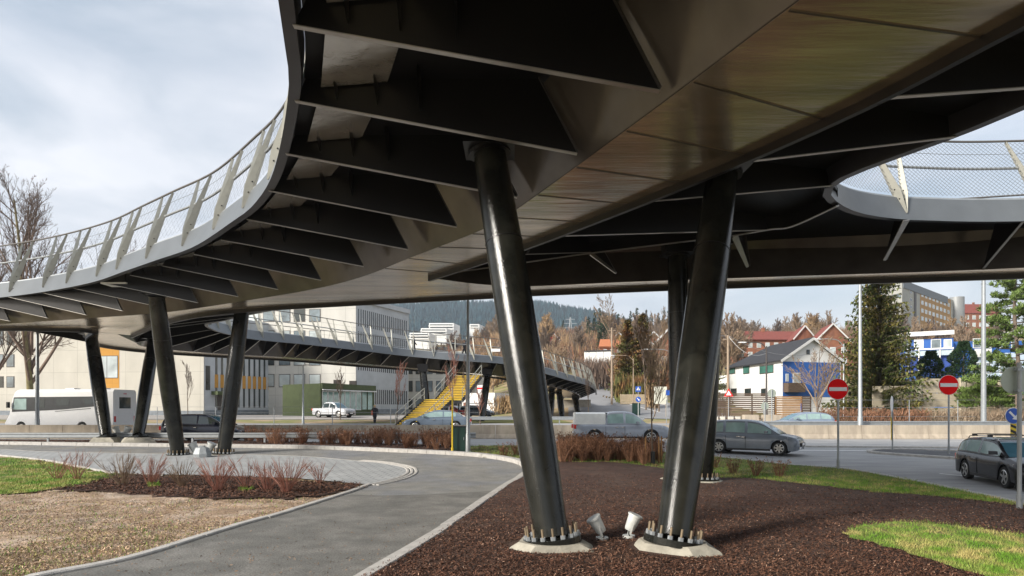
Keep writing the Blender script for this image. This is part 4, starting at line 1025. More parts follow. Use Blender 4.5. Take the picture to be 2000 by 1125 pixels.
# silver grey minivan
mpv = make_car('minivan', 'dirty grey blue minivan driving right behind the second near column', 'car', 4.56, 1.84,
    [(-2.28,.86),(-2.1,1.0),(-1.2,1.02),(0,.99),(.9,.99),(1.3,.98),(1.8,.90),(2.1,.80),(2.28,.62)], [], [(-2.18,1.0),(-2.02,1.36),(-1.75,1.58),(-1.0,1.645),(-.2,1.645),(.45,1.55),(.95,1.28),(1.38,.99)],
    [(-1.95,-1.18),(-1.05,-.18),(-.06,1.02)], 2.77, paint('paint_greyblue', (.21,.24,.28)), wheel=.325, door_x=(-.12,-1.05))
place(mpv, at(1409, 31.3), at(1517, 29.9), 2.77, 1.84)
wag = make_car('estate_car', 'black estate car with roof bars on the slip road at the right edge', 'car', 4.82, 1.81,
    [(-2.41,.80),(-2.2,.94),(-1.2,.96),(0,.94),(.8,.95),(1.3,.96),(1.9,.85),(2.2,.74),(2.41,.58)], [], [(-2.32,.95),(-2.02,1.26),(-1.7,1.42),(-.9,1.48),(0,1.47),(.5,1.38),(1.0,1.13),(1.4,.95)],
    [(-2.0,-1.5),(-1.42,-.5),(-.38,1.0)], 2.70, paint('paint_black', (.006,.006,.008)), wheel=.33, rails=True, spokes=5, door_x=(-.42,-1.3))
place(wag, (15.4, 21.9, 0), (14.75, 19.3, 0), 2.7, 1.81, sc=.99); wag.location = Vector(wag.location) + Vector((.25, .1, 0))
def bedtop(g):
    mb = MB(); mb.band([[Vector((x, s * y, z)) for s, y, z in ((-1,.84,1.08),(-1,.80,1.66),(-1,.6,1.74),(1,.6,1.74),(1,.80,1.66),(1,.84,1.08))] for x in (-2.58,-.95)]); mb.build('canopy', mat('canopy_white', (.82,.82,.78), .4, var=.1), g)
pick = make_car('pickup_truck', 'grey double cab pickup with white canopy driving between the near columns', 'pickup', 5.33, 1.86,
    [(-2.66,1.08),(-2.5,1.10),(-1.0,1.10),(0,1.10),(1.0,1.10),(1.35,1.12),(2.0,1.06),(2.4,.98),(2.66,.80)], [], [(-.98,1.10),(-.86,1.6),(-.7,1.76),(-.2,1.81),(.35,1.78),(.75,1.62),(1.35,1.10)],
    [(-.82,.05),(.15,1.0)], 3.085, paint('paint_steel', (.36,.39,.44)), wheel=.385, ground=.32, tum=.20, extra=bedtop, door_x=(.1,-.95))
place(pick, at(1161, 36.6), at(1272, 36.6), 3.085, 1.86, sc=1.04)
pk2 = make_car('pickup_truck', 'silver double cab pickup parked facing right by the green glass annex', 'pickup', 5.33, 1.86,
    [(-2.66,1.08),(-2.5,1.10),(-1.0,1.10),(0,1.10),(1.0,1.10),(1.35,1.12),(2.0,1.06),(2.4,.98),(2.66,.80)], [], [(-.98,1.10),(-.86,1.6),(-.7,1.76),(-.2,1.81),(.35,1.78),(.75,1.62),(1.35,1.10)],
    [(-.82,.05),(.15,1.0)], 3.085, paint('paint_silver', (.50,.51,.53)), wheel=.385, ground=.32, tum=.20, door_x=(.1,-.95), wmat=M['glass'])
place(pk2, at(616, 76), at(668, 74), 3.085, 1.86, sc=1.03)
hat = make_car('hatchback', 'pale blue grey hatchback driving left behind the concrete barriers', 'car', 4.3, 1.78,
    [(-2.15,.78),(-2.0,.93),(-1.2,.95),(0,.92),(.9,.93),(1.3,.90),(1.8,.78),(2.15,.55)], [], [(-2.1,.95),(-1.75,1.28),(-1.4,1.41),(-.6,1.47),(.1,1.43),(.6,1.28),(1.25,.92)],
    [(-1.75,-1.1),(-1.0,-.1),(0,.9)], 2.6, paint('paint_paleblue', (.23,.28,.36)), door_x=(-.05,-1.0))
place(hat, at(1610, 46), at(1540, 46), 2.6, 1.78); hat.location.z += .08
dk = make_car('minivan', 'dark blue minivan between guard rail and barriers seen behind the middle columns', 'car', 4.7, 1.85,
    [(-2.35,.86),(-2.1,.98),(-1.2,1.0),(0,.97),(1.2,.97),(1.7,.86),(2.35,.58)], [], [(-2.28,.98),(-2.1,1.3),(-1.8,1.5),(-1.0,1.57),(0,1.56),(.5,1.46),(1.0,1.2),(1.45,.97)],
    [(-2.0,-1.25),(-1.15,-.2),(-.1,1.0)], 2.8, paint('paint_navy', (.012,.015,.03)), wmat=M['glass'], door_x=(-.12,))
place(dk, at(348, 37.6), at(432, 37.6), 2.8, 1.85, sc=1.02)
sd2 = make_car('sedan', 'slate blue sedan driving left in front of the yellow staircase', 'car', 4.7, 1.82,
    [(-2.35,.80),(-2.1,.96),(-1.6,.99),(0,.93),(.9,.93),(1.3,.92),(1.9,.80),(2.35,.55)], [], [(-1.95,.98),(-1.4,1.26),(-.9,1.40),(-.3,1.43),(.2,1.38),(.7,1.2),(1.3,.92)],
    [(-1.4,-.55),(-.48,.9)], 2.75, paint('paint_slate', (.15,.19,.24)), door_x=(-.5,))
place(sd2, at(886, 47), at(815, 47), 2.75, 1.82, sc=1.08); sd2.location.z += .12
for i, (a, b, cc, lab) in enumerate([(905, 945, (.10,.12,.15), 'parked dark car beneath the stair flight at the retaining wall'), (858, 880, (.45,.09,.09), 'small red parked car half hidden behind the stair')]):
    c = make_car('parked_car', lab, 'car', 4.3, 1.78, [(-2.15,.78),(-2.0,.93),(-1.2,.95),(0,.92),(.9,.93),(1.3,.90),(1.8,.78),(2.15,.55)], [], [(-2.1,.95),(-1.75,1.28),(-1.4,1.41),(-.6,1.47),(.1,1.43),(.6,1.28),(1.25,.92)], [(-1.75,-1.1),(-1.0,-.1),(0,.9)], 2.6, paint('paint_parked%d' % i, cc), wmat=M['glass'])
    place(c, at(a, 77), at(a + 42, 76), 2.6, 1.78)
# motorhome
def motorhome():
    g = thing('motorhome', 'white motorhome with dark window band driving left beyond the concrete barriers', 'motorhome', (0,0,0))
    white = mat('motorhome_white', (.80,.80,.80), .3, var=.03, coat=.6); gm = mat('motorhome_band', (.055,.06,.065), .15, var=.1)
    Lg, W2, H = 8.6, 1.15, 3.05; xs_ = [-4.3 + 8.6 * i / 60 for i in range(61)]
    tp = smooth_tab([(-4.3,2.96),(-4.1,3.05),(0,3.05),(2.8,3.05),(3.3,2.98),(3.55,2.7),(3.8,1.6),(4.0,1.25),(4.3,.85)])
    mb = MB(); rings = []
    for x in xs_:
        zt = interp(tp, x); z0 = .38
        for w_ in (-1.9, 2.9):
            if abs(x - w_) < .42: z0 = max(z0, .36 + math.sqrt(.42**2 - (x - w_)**2))
        hw = W2 * (1 - .12 * max(0, (x - 3.2) / 1.1) ** 2)
        rings.append([Vector((x, s * y, z)) for s, y, z in [(-1,hw,z0),(-1,hw,zt-.18),(-1,hw-.14,zt),(1,hw-.14,zt),(1,hw,zt-.18),(1,hw,z0)]])
    ids = [mb.vs(r) for r in rings]
    for a, b in zip(ids[:-1], ids[1:]):
        for j in range(5): mb.f.append((a+j, a+j+1, b+j+1, b+j)); mb.m.append(0)
    mb.f.append(tuple(ids[0] + j for j in range(6))); mb.m.append(0); mb.f.append(tuple(ids[-1] + j for j in reversed(range(6)))); mb.m.append(0)
    mb.build('body', white, g, smooth=True, angle=30)
    for s in (-1, 1):
        y = s * (W2 + .012)
        def pan(pts, m, nm, o=0):
            mb = MB(); p = [Vector((a, y + s * o, b)) for a, b in pts]; mb.face(p); q = [v - Vector((0, s * .01, 0)) for v in p]; n = len(p)
            for k in range(n): mb.face([p[k], p[(k+1) % n], q[(k+1) % n], q[k]])
            return mb.build(nm, m, g)
        pan([(-3.7,2.55),(3.45,2.5),(3.62,1.45),(2.2,1.5),(-.4,1.62),(-2.2,1.78),(-3.0,1.85)], gm, 'window_band')
        pan([(2.45,2.40),(3.38,2.40),(3.52,1.62),(2.45,1.62)], M['glasslt'], 'cab_window', .01)
        pan([(1.0,2.35),(1.8,2.35),(1.8,1.75),(1.0,1.75)], M['glass'], 'side_window', .01)
        pan([(-.9,2.35),(.1,2.35),(.1,1.9),(-.9,1.9)], M['glass'], 'side_window', .01)
        pan([(-2.9,2.35),(-2.1,2.35),(-2.1,2.0),(-2.7,2.0)], M['glass'], 'side_window', .01)
        pan([(-2.6,1.72),(.2,1.5),(.2,1.47),(-2.6,1.68)], gm, 'trim_line', .01)
        for x in (-1.9, 2.9):
            mb = MB(); mb.tube([(x, s * .92, .36), (x, s * 1.12, .36)], .36, 24); wl = mb.build('wheel', M['tyre'], g, smooth=True, angle=30); mb = MB(); mb.tube([(x, s * 1.12, .36), (x, s * 1.13, .36)], .22, 18); mb.build('rim', M['rim'], wl)
        mb = MB(); mb.box((3.75, s * 1.32, 1.95), (.12, .2, .42)); mb.build('mirror', M['trim'], g)
        mb = MB(); mb.box((-4.3, s * .98, .95), (.06, .16, .4)); mb.build('tail_light', M['tail'], g)
    mb = MB(); mb.face([Vector((3.53,-1.0,2.72)), Vector((3.53,1.0,2.72)), Vector((3.83,1.05,1.6)), Vector((3.83,-1.05,1.6))]); mb.build('windscreen', M['glassblue'], g)
    mb = MB(); mb.box((-4.31,0,2.1), (.03,1.1,.8)); mb.build('rear_window', M['glass'], g)
    mb = MB(); mb.box((-4.31,0,2.75), (.03,.3,.06)); mb.build('brake_light', M['tail'], g)
    for x in (-2.6, -.2):
        mb = MB(); mb.box((x, 0, 3.10), (.8, .7, .12), taper=.8); mb.build('roof_vent', white, g)
    return g
mh = motorhome(); mh.rotation_euler = (0, 0, R(180 - 7)); c = at(138, 46.6); mh.location = (c.x, c.y, c.z + .12)

# ------------------------------------------------------------------ people
M['skin'] = mat('skin', (.45,.28,.2), .6, var=.05)
def person(px, d, zfoot, label, yaw=0, coat=(.02,.02,.025), trousers=(.02,.02,.025), hair=(.1,.06,.04), h=1.7, stride=.18, bag=None, hood=False):
    X = (px - CX) / F * d; s = h / 1.72; g = thing('person', label, 'person', (X, d, zfoot)); o = Vector((X, d, zfoot))
    me = bpy.data.meshes.new('body'); bm = bmesh.new(); lay = bm.verts.layers.skin.verify()
    J = {'pel': (0,0,.95,.15), 'bel': (0,0,1.12,.14), 'che': (0,-.01,1.35,.165), 'nek': (0,0,1.50,.062), 'hd0': (0,.01,1.58,.085), 'hd1': (0,.01,1.66,.10), 'hd2': (0,.0,1.72,.055)}
    for sg, k in ((-1,'l'),(1,'r')):
        st = stride * sg
        J.update({'hip'+k: (sg*.09,0,.90,.10), 'kne'+k: (sg*.10,-.02+st*.6,.49,.062), 'ank'+k: (sg*.10,.03+st*1.1,.09,.045), 'toe'+k: (sg*.11,-.11+st*1.1,.04,.035),
                  'sho'+k: (sg*.19,0,1.42,.062), 'elb'+k: (sg*.25,-st*.5+.02,1.13,.048), 'wri'+k: (sg*.25,-st*.9-.08,.90,.032), 'han'+k: (sg*.25,-st-.10,.82,.034)})
    vs = {k: bm.verts.new(v[:3]) for k, v in J.items()}
    for k, v in J.items(): vs[k][lay].radius = (v[3], v[3])
    ch = [('pel','bel'),('bel','che'),('che','nek'),('nek','hd0'),('hd0','hd1'),('hd1','hd2')]
    for k in 'lr': ch += [('pel','hip'+k),('hip'+k,'kne'+k),('kne'+k,'ank'+k),('ank'+k,'toe'+k),('che','sho'+k),('sho'+k,'elb'+k),('elb'+k,'wri'+k),('wri'+k,'han'+k)]
    for a, b in ch: bm.edges.new((vs[a], vs[b]))
    vs['pel'][lay].use_root = True; bm.to_mesh(me); bm.free()
    me.materials.append(M['skin']); ob = bpy.data.objects.new('body', me); COL.objects.link(ob)
    md = ob.modifiers.new('skin', 'SKIN'); md.use_smooth_shade = True; ms = ob.modifiers.new('sub', 'SUBSURF'); ms.levels = 1; ms.render_levels = 1
    ob.parent = g; ob.scale = (s, s, s)
    ca = mat('coat_%d' % int(px), coat, .8, var=.15, vscale=6); tr = mat('trousers_%d' % int(px), trousers, .85, var=.1); hr = mat('hair_%d' % int(px), hair, .8, var=.2, vscale=30)
    def rings(prof, off=(0,0,0), n=16):
        mb = MB(); rr = []
        for z, rx, ry, dy in prof: rr.append([o + s * Vector((off[0] + math.cos(2*math.pi*k/n) * rx, off[1] + dy + math.sin(2*math.pi*k/n) * ry, z)) for k in range(n)])
        mb.band(rr); return mb
    rings([(.62,.20,.16,0),(.9,.19,.15,0),(1.12,.18,.14,0),(1.3,.215,.15,0),(1.43,.20,.12,0),(1.50,.085,.08,0)]).build('coat', ca, g, smooth=True, angle=80)
    for sg in (-1, 1):
        st = stride * sg
        mb = MB(); mb.tube([o + s * Vector(q) for q in ((sg*.17,0,1.43),(sg*.22,0,1.36),(sg*.255,-st*.5+.02,1.13),(sg*.255,-st*.9-.07,.90))], [.06*s,.078*s,.066*s,.05*s], 10); mb.build('sleeve', ca, g, smooth=True, angle=80)
        mb = MB(); mb.tube([o + s * Vector(q) for q in ((sg*.09,0,.92),(sg*.10,-.02+st*.6,.49),(sg*.10,.03+st*1.1,.09))], [.115*s,.08*s,.06*s], 10); mb.build('trouser_leg', tr, g, smooth=True, angle=80)
        mb = MB(); mb.tube([o + s * Vector(q) for q in ((sg*.10,.07+st*1.1,.05),(sg*.10,0+st*1.1,.055),(sg*.11,-.16+st*1.1,.035))], [.045*s,.055*s,.035*s], 8); mb.build('shoe', M['sblack'], g, smooth=True, angle=80)
    rings([(1.56 if not hood else 1.46,.09,.085,.03),(1.64,.115,.11,.02),(1.71,.105,.105,.012),(1.755,.06,.06,.01)]).build('hair', hr, g, smooth=True, angle=80)
    if bag:
        mb = MB(); mb.box(o + s * Vector((-.27,0,1.0)), (.12*s,.3*s,.42*s), taper=.85); mb.tube([o + s * Vector(q) for q in ((-.27,0,1.2),(-.1,0,1.48),(.1,.0,1.35))], .012, 5); t = mb.build('shoulder_bag', mat('bag_red', bag, .7, var=.1), g)
    g.rotation_euler = (0, 0, yaw); return g
person(732, 62, T(-13.3, 62), 'fair-haired person in a long black coat with reddish shoulder bag behind the barriers', yaw=R(25), hair=(.55,.38,.2), bag=(.45,.12,.07), h=1.75)
def deckz(px):
    q = min(EC, key=lambda p: abs(CX + F * p.x / p.y - px) + (1000 if p.y > 80 else 0)); return q
for px, lab, cc, yw in [(808, 'person in dark clothes alone on the far ramp', (.02,.02,.03), 90), (886, 'person in a dark coat leaning at the far ramp railing left of a companion', (.03,.025,.025), 60), (907, 'person in a black jacket standing right of a companion on the far ramp', (.015,.015,.02), -60)]:
    q = deckz(px); d = q.y + 1.2; person(px, d, q.z + .5, lab, yaw=R(yw), coat=cc, h=1.75)
# sign plate on the ramp railing
q = deckz(969); mb = MB(); c = P(968, 684, d=q.y - .1); mb.box(c, (.95,.04,.3)); tag(mb.build('name_plate', M['swhite']), 'small white rectangular plate fixed to the far ramp railing', 'plate')
# ------------------------------------------------------------------ yellow staircase
def stairs():
    yel = mat('stair_yellow', (.74,.53,.06), .6, var=.12, vscale=5); blk = mat('stair_steel', (.03,.03,.032), .5, var=.1)
    A = Vector((-4.35,64,5.75)); B = Vector((-6.0,60.6,3.3)); B2 = Vector((-6.9,59.9,3.3)); Cc = Vector((-9.0,56.6,T(-9,56.6)+.1)); g = thing('staircase', 'steep yellow stepped staircase with two flights rising to the far ramp', 'staircase', (-9.0,56.6,T(-9,56.6)))
    W_ = 2.5
    def flight(a, b, n):
        mb = MB(); kk = MB()
        for i in range(n):
            p = a.lerp(b, (i + .5) / n); q = a.lerp(b, (i + 1) / n); dy = abs(a.y - b.y) / n; dz = (a.z - b.z) / n
            mb.box(p + Vector((0,0,0)), (W_, dy * 1.15, .045)); mb.box(p + Vector((0,-dy/2 + .02,-dz/2)), (W_, .03, dz - .05))
            kk.box(p + Vector((0,-dy*.56,.012)), (W_, .05, .05))
        mb.build('stair_flight', yel, g); kk.build('step_nosing', blk, g)
        for s in (-1, 1):
            mb = MB(); o = Vector((s * (W_/2 + .05),0,-.12)); mb.bar(a + o, b + o, .34, .06, side=(0,0,1)); mb.build('stringer', blk, g)
            for h in (.55, 1.05):
                mb = MB(); o = Vector((s * (W_/2 + .05),0,h)); mb.tube([a + o, b + o], .035, 6); mb.build('handrail', M['post'], g)
            for i in range(4):
                p = a.lerp(b, i / 3) + Vector((s * (W_/2 + .05),0,0)); mb = MB(); mb.tube([p - Vector((0,0,.2)), p + Vector((0,0,1.06))], .035, 6); mb.build('baluster', M['post'], g)
    flight(A, B, 15); flight(B2, Cc, 13)
    mb = MB(); mb.box((B + B2) / 2 + Vector((0,0,-.03)), (W_ + .9, 1.0, .08)); mb.build('landing', yel, g)
    mb = MB(); mb.box((B + B2) / 2 + Vector((0,0,-.25)), (W_ + .8, .9, .3)); mb.build('landing_beam', blk, g)
    mb = MB(); mb.box(A + Vector((0,.9,-.03)), (W_ + .1, 1.8, .08)); mb.build('landing', yel, g)
    for dx in (-1.2, 1.4):
        mb = MB(); p = (B + B2) / 2 + Vector((dx,.3,-.3)); mb.tube([p, Vector((p.x, p.y, T(p.x, p.y)))], .08, 8); mb.build('support', blk, g)
stairs()
# ------------------------------------------------------------------ buildings
def panelmat(name, c, w_, h, mortar=.62, rough=.85, mw=.02, var=.10):
    m = mat(name, c, rough, var=var, vscale=.5, bump=.15, bscale=20, stretch=(1,1,.5)); nt = m.node_tree; N = nt.nodes; L = nt.links; b = N['Principled BSDF']
    src = b.inputs['Base Color'].links[0].from_socket; tc = N.new("ShaderNodeTexCoord"); sp = N.new("ShaderNodeSeparateXYZ"); L.new(tc.outputs['Object'], sp.inputs[0])
    ad = N.new("ShaderNodeMath"); ad.operation = 'ADD'; L.new(sp.outputs[0], ad.inputs[0]); L.new(sp.outputs[1], ad.inputs[1]); cb = N.new("ShaderNodeCombineXYZ"); L.new(ad.outputs[0], cb.inputs[0]); L.new(sp.outputs[2], cb.inputs[1])
    br = N.new("ShaderNodeTexBrick"); br.offset = 0; br.inputs['Scale'].default_value = 1; br.inputs['Brick Width'].default_value = w_; br.inputs['Row Height'].default_value = h; br.inputs['Mortar Size'].default_value = mw
    br.inputs['Color1'].default_value = (1,1,1,1); br.inputs['Color2'].default_value = (.94,.94,.95,1); br.inputs['Mortar'].default_value = (mortar,)*3 + (1,); L.new(cb.outputs[0], br.inputs[0])
    k = N.new("ShaderNodeMix"); k.data_type = 'RGBA'; k.blend_type = 'MULTIPLY'; k.inputs[0].default_value = 1; L.new(src, k.inputs[6]); L.new(br.outputs[0], k.inputs[7]); L.new(k.outputs[2], b.inputs['Base Color']); return m
M['cream'] = panelmat('cream_panels', (.50,.475,.41), 3.3, 3.2)
M['cream2'] = panelmat('pale_panels', (.55,.535,.49), 3.0, 3.3)
M['ribwall'] = mat('ribbed_concrete', (.42,.44,.46), .85, var=.12, vscale=.7)  # bluish grey puts the shade of the right-hand facades into the wall colour
M['orange'] = panelmat('ochre_panel', (.50,.25,.045), 1.5, 1.2, .8)
M['frame_dark'] = mat('window_frame_dark', (.06,.05,.045), .5, var=.1); M['frame_white'] = mat('window_frame_white', (.7,.7,.68), .5, var=.05)
M['pane'] = mat('window_pane', (.16,.20,.22), .07, .0, var=.5, vscale=.8, spec=1); M['pane_dark'] = mat('window_pane_dark', (.03,.04,.04), .08, var=.3, vscale=.5, spec=.9); M['pane_light'] = mat('window_pane_light', (.45,.5,.5), .08, var=.4, vscale=.5, spec=.9)
M['brick'] = mat('red_brick', (.27,.115,.065), .9, var=.2, vscale=1.5, col2=(.21,.09,.06), c2scale=.6); M['redroof'] = mat('red_roof_tiles', (.21,.055,.04), .85, var=.2, vscale=2); M['slate'] = mat('dark_roof', (.028,.028,.032), .7, var=.2, vscale=2)
M['blue'] = mat('blue_render', (.025,.115,.40), .7, var=.12, vscale=.7); M['blue2'] = mat('blue_wall_deep', (.02,.06,.27), .7, var=.1); M['white'] = mat('white_render', (.78,.78,.76), .8, var=.07, vscale=.6)
M['greywall'] = panelmat('grey_highrise', (.42,.42,.38), 6, 3.1, .85); M['green_wall'] = mat('green_cladding', (.055,.075,.025), .7, var=.2, vscale=1.5); M['plinth'] = mat('stone_plinth', (.20,.22,.24), .9, var=.25, vscale=2)
M['timber_dark'] = mat('timber_grey', (.105,.072,.05), .85, var=.35, vscale=2, stretch=(1,1,6)); M['timber'] = mat('timber_warm', (.33,.175,.065), .8, var=.3, vscale=2, stretch=(1,1,6))
def XY(px, d): return Vector(((px - CX) / F * d, d, 0))
def fpt(a, b, px):
    u = (px - CX) / F; dx, dy = b.x - a.x, b.y - a.y; t = (u * a.y - a.x) / (dx - u * dy); return a + (b - a) * t
def house(name, label, cat, fp, z0, z1, m, group=None):
    c = sum(fp, Vector((0,0,0))) / len(fp); g = thing(name, label, cat, (c.x, c.y, z0), group)
    mb = MB(); mb.prism([(p.x, p.y) for p in fp], z0 - .5, z1); mb.build('wall', m, g); return g
def fbox(g, name, a, b, px0, px1, py0, py1, m, proud=.0, th=.045, parent=None):
    p, q = fpt(a, b, px0), fpt(a, b, px1); t = (q - p).normalized(); n = Vector((t.y, -t.x, 0)); n = n if n.dot(p) < 0 else -n
    z1 = CH + (HY - py0) * p.y / F; z0 = CH + (HY - py1) * p.y / F; c = (p + q) / 2 + n * (proud + th / 2 - .02); c.z = (z0 + z1) / 2
    mb = MB(); mb.box(c, ((q - p).length, th, z1 - z0), axes=(t, n, Vector((0,0,1)))); return mb.build(name, m, parent or g), c, t, n, (q - p).length, z1 - z0
def window(g, a, b, px0, px1, py0, py1, fr=None, pane=None, mull=0, name='window', bar=False):
    f, c, t, n, w_, h = fbox(g, name, a, b, px0, px1, py0, py1, fr or M['frame_dark'], .01, .07); e = min(.09, w_ * .14)
    mb = MB(); k = mull + 1; ww = (w_ - e * (k + 1)) / k
    for i in range(k):
        x = -w_/2 + e + ww/2 + i * (ww + e); mb.box(c + t * x + n * .037, (ww, .02, h - 2 * e), axes=(t, n, Vector((0,0,1))))
    mb.build('pane', pane or M['pane'], f); return f
# left concrete building
a, b, c_ = XY(-260, 97), XY(398, 90), XY(550, 104.3); d_ = c_ + (a - b)
lb = house('office_building', 'long cream concrete panel building with ochre window bay at far left', 'building', [a, b, c_, d_], 1.3, 15.6, M['cream'])
fbox(lb, 'ochre_panel', a, b, 186, 233, 640, 758, M['orange'])
for y0, y1 in ((650,668),(695,739)): window(lb, a, b, 188, 231, y0, y1, mull=1, pane=M['pane_light'])
for px in (-120, -80, -40, -8, 13):
    for y0, y1 in ((643,674),(692,717),(735,757)): window(lb, a, b, px, px + 15, y0, y1, pane=random.choice([M['pane'], M['pane_dark']]))
fbox(lb, 'roof_edge', a, b, -150, 398, 596, 602, M['plinth'], .03, .2)
fbox(lb, 'plinth', a, b, -150, 398, 802, 812, M['plinth'], .03, .1)
fbox(lb, 'facade_panel', b, c_, 399, 549, 610, 801, M['ribwall'], .0, .06)
fbox(lb, 'plinth', b, c_, 399, 549, 801, 811, M['plinth'], .05, .08)
for px in (401,):
    for y0, y1 in ((650,690),(714,762)): window(lb, b, c_, px, px + 9, y0, y1, pane=M['pane_dark'])
k = 0
px = 420
while px < 532:
    t = (px - 398) / 152.; w_ = 4.4 - 1.3 * t; f_ = 1 - .12 * t
    fbox(lb, 'spandrel', b, c_, px - 1.2, px + w_ + 1.5, HY - 69 * f_, HY - 42 * f_, M['orange'], .045, .03)
    for h0, h1 in ((126,69),(43,3)): window(lb, b, c_, px, px + w_, HY - h0 * f_, HY - h1 * f_, pane=M['pane_dark'])
    px += 11.6 - 2.6 * t
# entrance of the left building
f, *_ = fbox(lb, 'door', b, c_, 424, 441, 770, 806, M['frame_dark'], .06, .06); fbox(lb, 'porch_roof', b, c_, 412, 447, 764, 771, M['green_wall'], .1, 1.2)
# middle building
a, b, c_ = XY(455, 103), XY(695, 98), XY(798, 111.5); d_ = c_ + (a - b)
mbld = house('office_building', 'tall pale building with a ribbed side wall of narrow slit windows behind the far ramp', 'building', [a, b, c_, d_], 1.3, 19.7, M['cream2'])
for px in (484, 514, 545, 574, 604):
    for y0 in (604, 646, 689, 731): window(mbld, a, b, px, px + 22, y0, y0 + 25, pane=random.choice([M['pane_light'], M['pane'], M['pane_light'], M['pane_dark']]))
fbox(mbld, 'ribbed_panel', b, c_, 696, 797, 588, 803, M['ribwall'], 0, .06)
fbox(mbld, 'plinth', b, c_, 696, 797, 799, 809, M['plinth'], .05, .08)
fbox(mbld, 'roof_edge', b, c_, 695.5, 798, 578.5, 588, M['ribwall'], .03, .35)
for i in range(25):
    t = i / 25; px = 699 + 97 * (t ** .93); f_ = 1 - .125 * t
    for h0, h1 in ((196,162),(152,120),(108,76),(40,10)): window(mbld, b, c_, px, px + 1.7, HY - h0 * f_, HY - h1 * f_, pane=M['pane_dark'])
# rear wing
a, b, c_ = XY(792, 116), XY(912, 112), XY(950, 130)
rw = house('office_building', 'low pale wing with dark windows behind the yellow staircase', 'building', [a, b, c_, c_ + (a - b)], 1.3, 12.6, M['cream2'])
for px in (793, 812, 832, 852, 880):
    for y0, y1 in ((706,731),(744,765),(779,800)): window(rw, a, b, px, px + 13, y0, y1, pane=random.choice([M['pane_dark'], M['pane']]))
# green annex with glass front
a, b, c_ = XY(552, 87), XY(626, 82), XY(731, 92)
an = house('annex', 'low dark green annex with glazed shop front between the pale buildings', 'building', [a, b, c_, c_ + (a - b)], 1.3, 5.7, M['green_wall'])
fbox(an, 'fascia_board', b, c_, 626, 731, 748, 759, M['green_wall'], .08, .25); fbox(an, 'canopy_light_strip', b, c_, 626, 731, 760, 762, M['frame_white'], .3, .2)
for i in range(9):
    x0 = 629 + i * 11; window(an, b, c_, x0, x0 + 10, 764, 801, pane=mat('shop_glass', (.20,.33,.31), .07, var=.5, vscale=.6, spec=.9), fr=M['green_wall'] if i > 6 else M['frame_white'])
for px in (655, 686):
    p = fpt(b, c_, px); mb = MB(); mb.box((p.x, p.y + 1, 6.0), (.9,.6,.6)); mb.build('roof_unit', M['frame_dark'], an)
# low white retaining building
a, b = XY(903, 93), XY(966, 90)
rt = house('garage', 'low white flat garage with brown door below the slope', 'building', [a, b, b + Vector((2,6,0)), a + Vector((2,6,0))], 1.3, 4.7, M['white'])
fbox(rt, 'door', a, b, 889 + 16, 915, 786, 796, M['brick']); fbox(rt, 'wall_band', a, b, 905, 964, 787, 789, M['plinth'])
a, b = XY(932, 96), XY(948, 96); kb = house('ticket_booth', 'tiny white and red booth on top of the low white garage', 'booth', [a, b, b + Vector((0,1.2,0)), a + Vector((0,1.2,0))], 4.2, 6.0, M['white']); fbox(kb, 'red_band', a, b, 932, 948, 757, 760, M['red'])
# white and blue house
def gable_roof(g, a, b, back, z_e, z_r, m, over=.4, hip=False):
    """ridge runs from the middle of a-b towards back (vector)"""
    t = (b - a).normalized(); n = back.normalized(); mid = (a + b) / 2
    A = a - t * over - n * over; B = b + t * over - n * over; Rf = mid - n * over; A2 = a - t * over + back; B2 = b + t * over + back; Rb = mid + back * (.65 if hip else 1)
    for p in (A, B, A2, B2): p.z = z_e - .15
    Rf.z = z_r; Rb.z = z_r; mb = MB(); th = Vector((0,0,.18))
    for q in ([A, Rf, Rb, A2], [B, Rf, Rb, B2]) + (([A2, Rb, B2],) if hip else ()):
        mb.face(q); mb.face([p + th for p in q])
        for k in range(len(q)): mb.face([q[k], q[(k+1) % len(q)], q[(k+1) % len(q)] + th, q[k] + th])
    mb.build('roof', m, g)
    mb = MB(); mb.bar(A - n*.02, Rf - n*.02, .3, .05, side=(0,0,1)); mb.bar(B - n*.02, Rf - n*.02, .3, .05, side=(0,0,1)); mb.build('barge_board', M['frame_white'], g)
    return mid
a, b = XY(1528, 78), XY(1642, 80.5); back = XY(1420, 93) - a; z0 = T(a.x, a.y); ze, zr = 8.35, 11.1
wh = house('house', 'white two-storey house with dark hipped roof and bright blue gable wall', 'house', [a, b, b + back, a + back], z0, ze, M['white'])
mb = MB(); t = (b - a).normalized(); mid = (a + b) / 2; A_ = Vector((a.x, a.y, ze)); B_ = Vector((b.x, b.y, ze)); R0 = Vector((mid.x, mid.y, zr - .05)); nb = back.normalized() * .25
mb.face([A_, B_, R0]); mb.face([A_ + nb, B_ + nb, R0 + nb]); mb.build('gable', M['white'], wh)
gable_roof(wh, a, b, back, ze, zr, M['slate'], hip=True)
fbox(wh, 'blue_wall', a, b, 1529, 1640, 706, 775, M['blue']); aa = a + back
for px, w_ in ((1425, 11), (1452, 12), (1484, 27)):
    window(wh, aa, a, px, px + w_, 715, 731, pane=mat('pane_green', (.06,.16,.13), .1, var=.4, vscale=.7), mull=1 if w_ > 20 else 0); window(wh, aa, a, px + 3, px + 3 + min(w_, 12), 759, 772, pane=M['pane_dark'])
window(wh, a, b, 1575, 1581, 683, 692, pane=M['pane_dark'], mull=0); window(wh, a, b, 1548, 1563, 728, 765, pane=M['pane_light'], fr=M['frame_white'])
window(wh, a, b, 1534, 1540, 730, 745, pane=M['pane_light'], fr=M['frame_white'])
fbox(wh, 'balcony', a, b, 1529, 1562, 748, 766, M['timber_dark'], .1, .9)
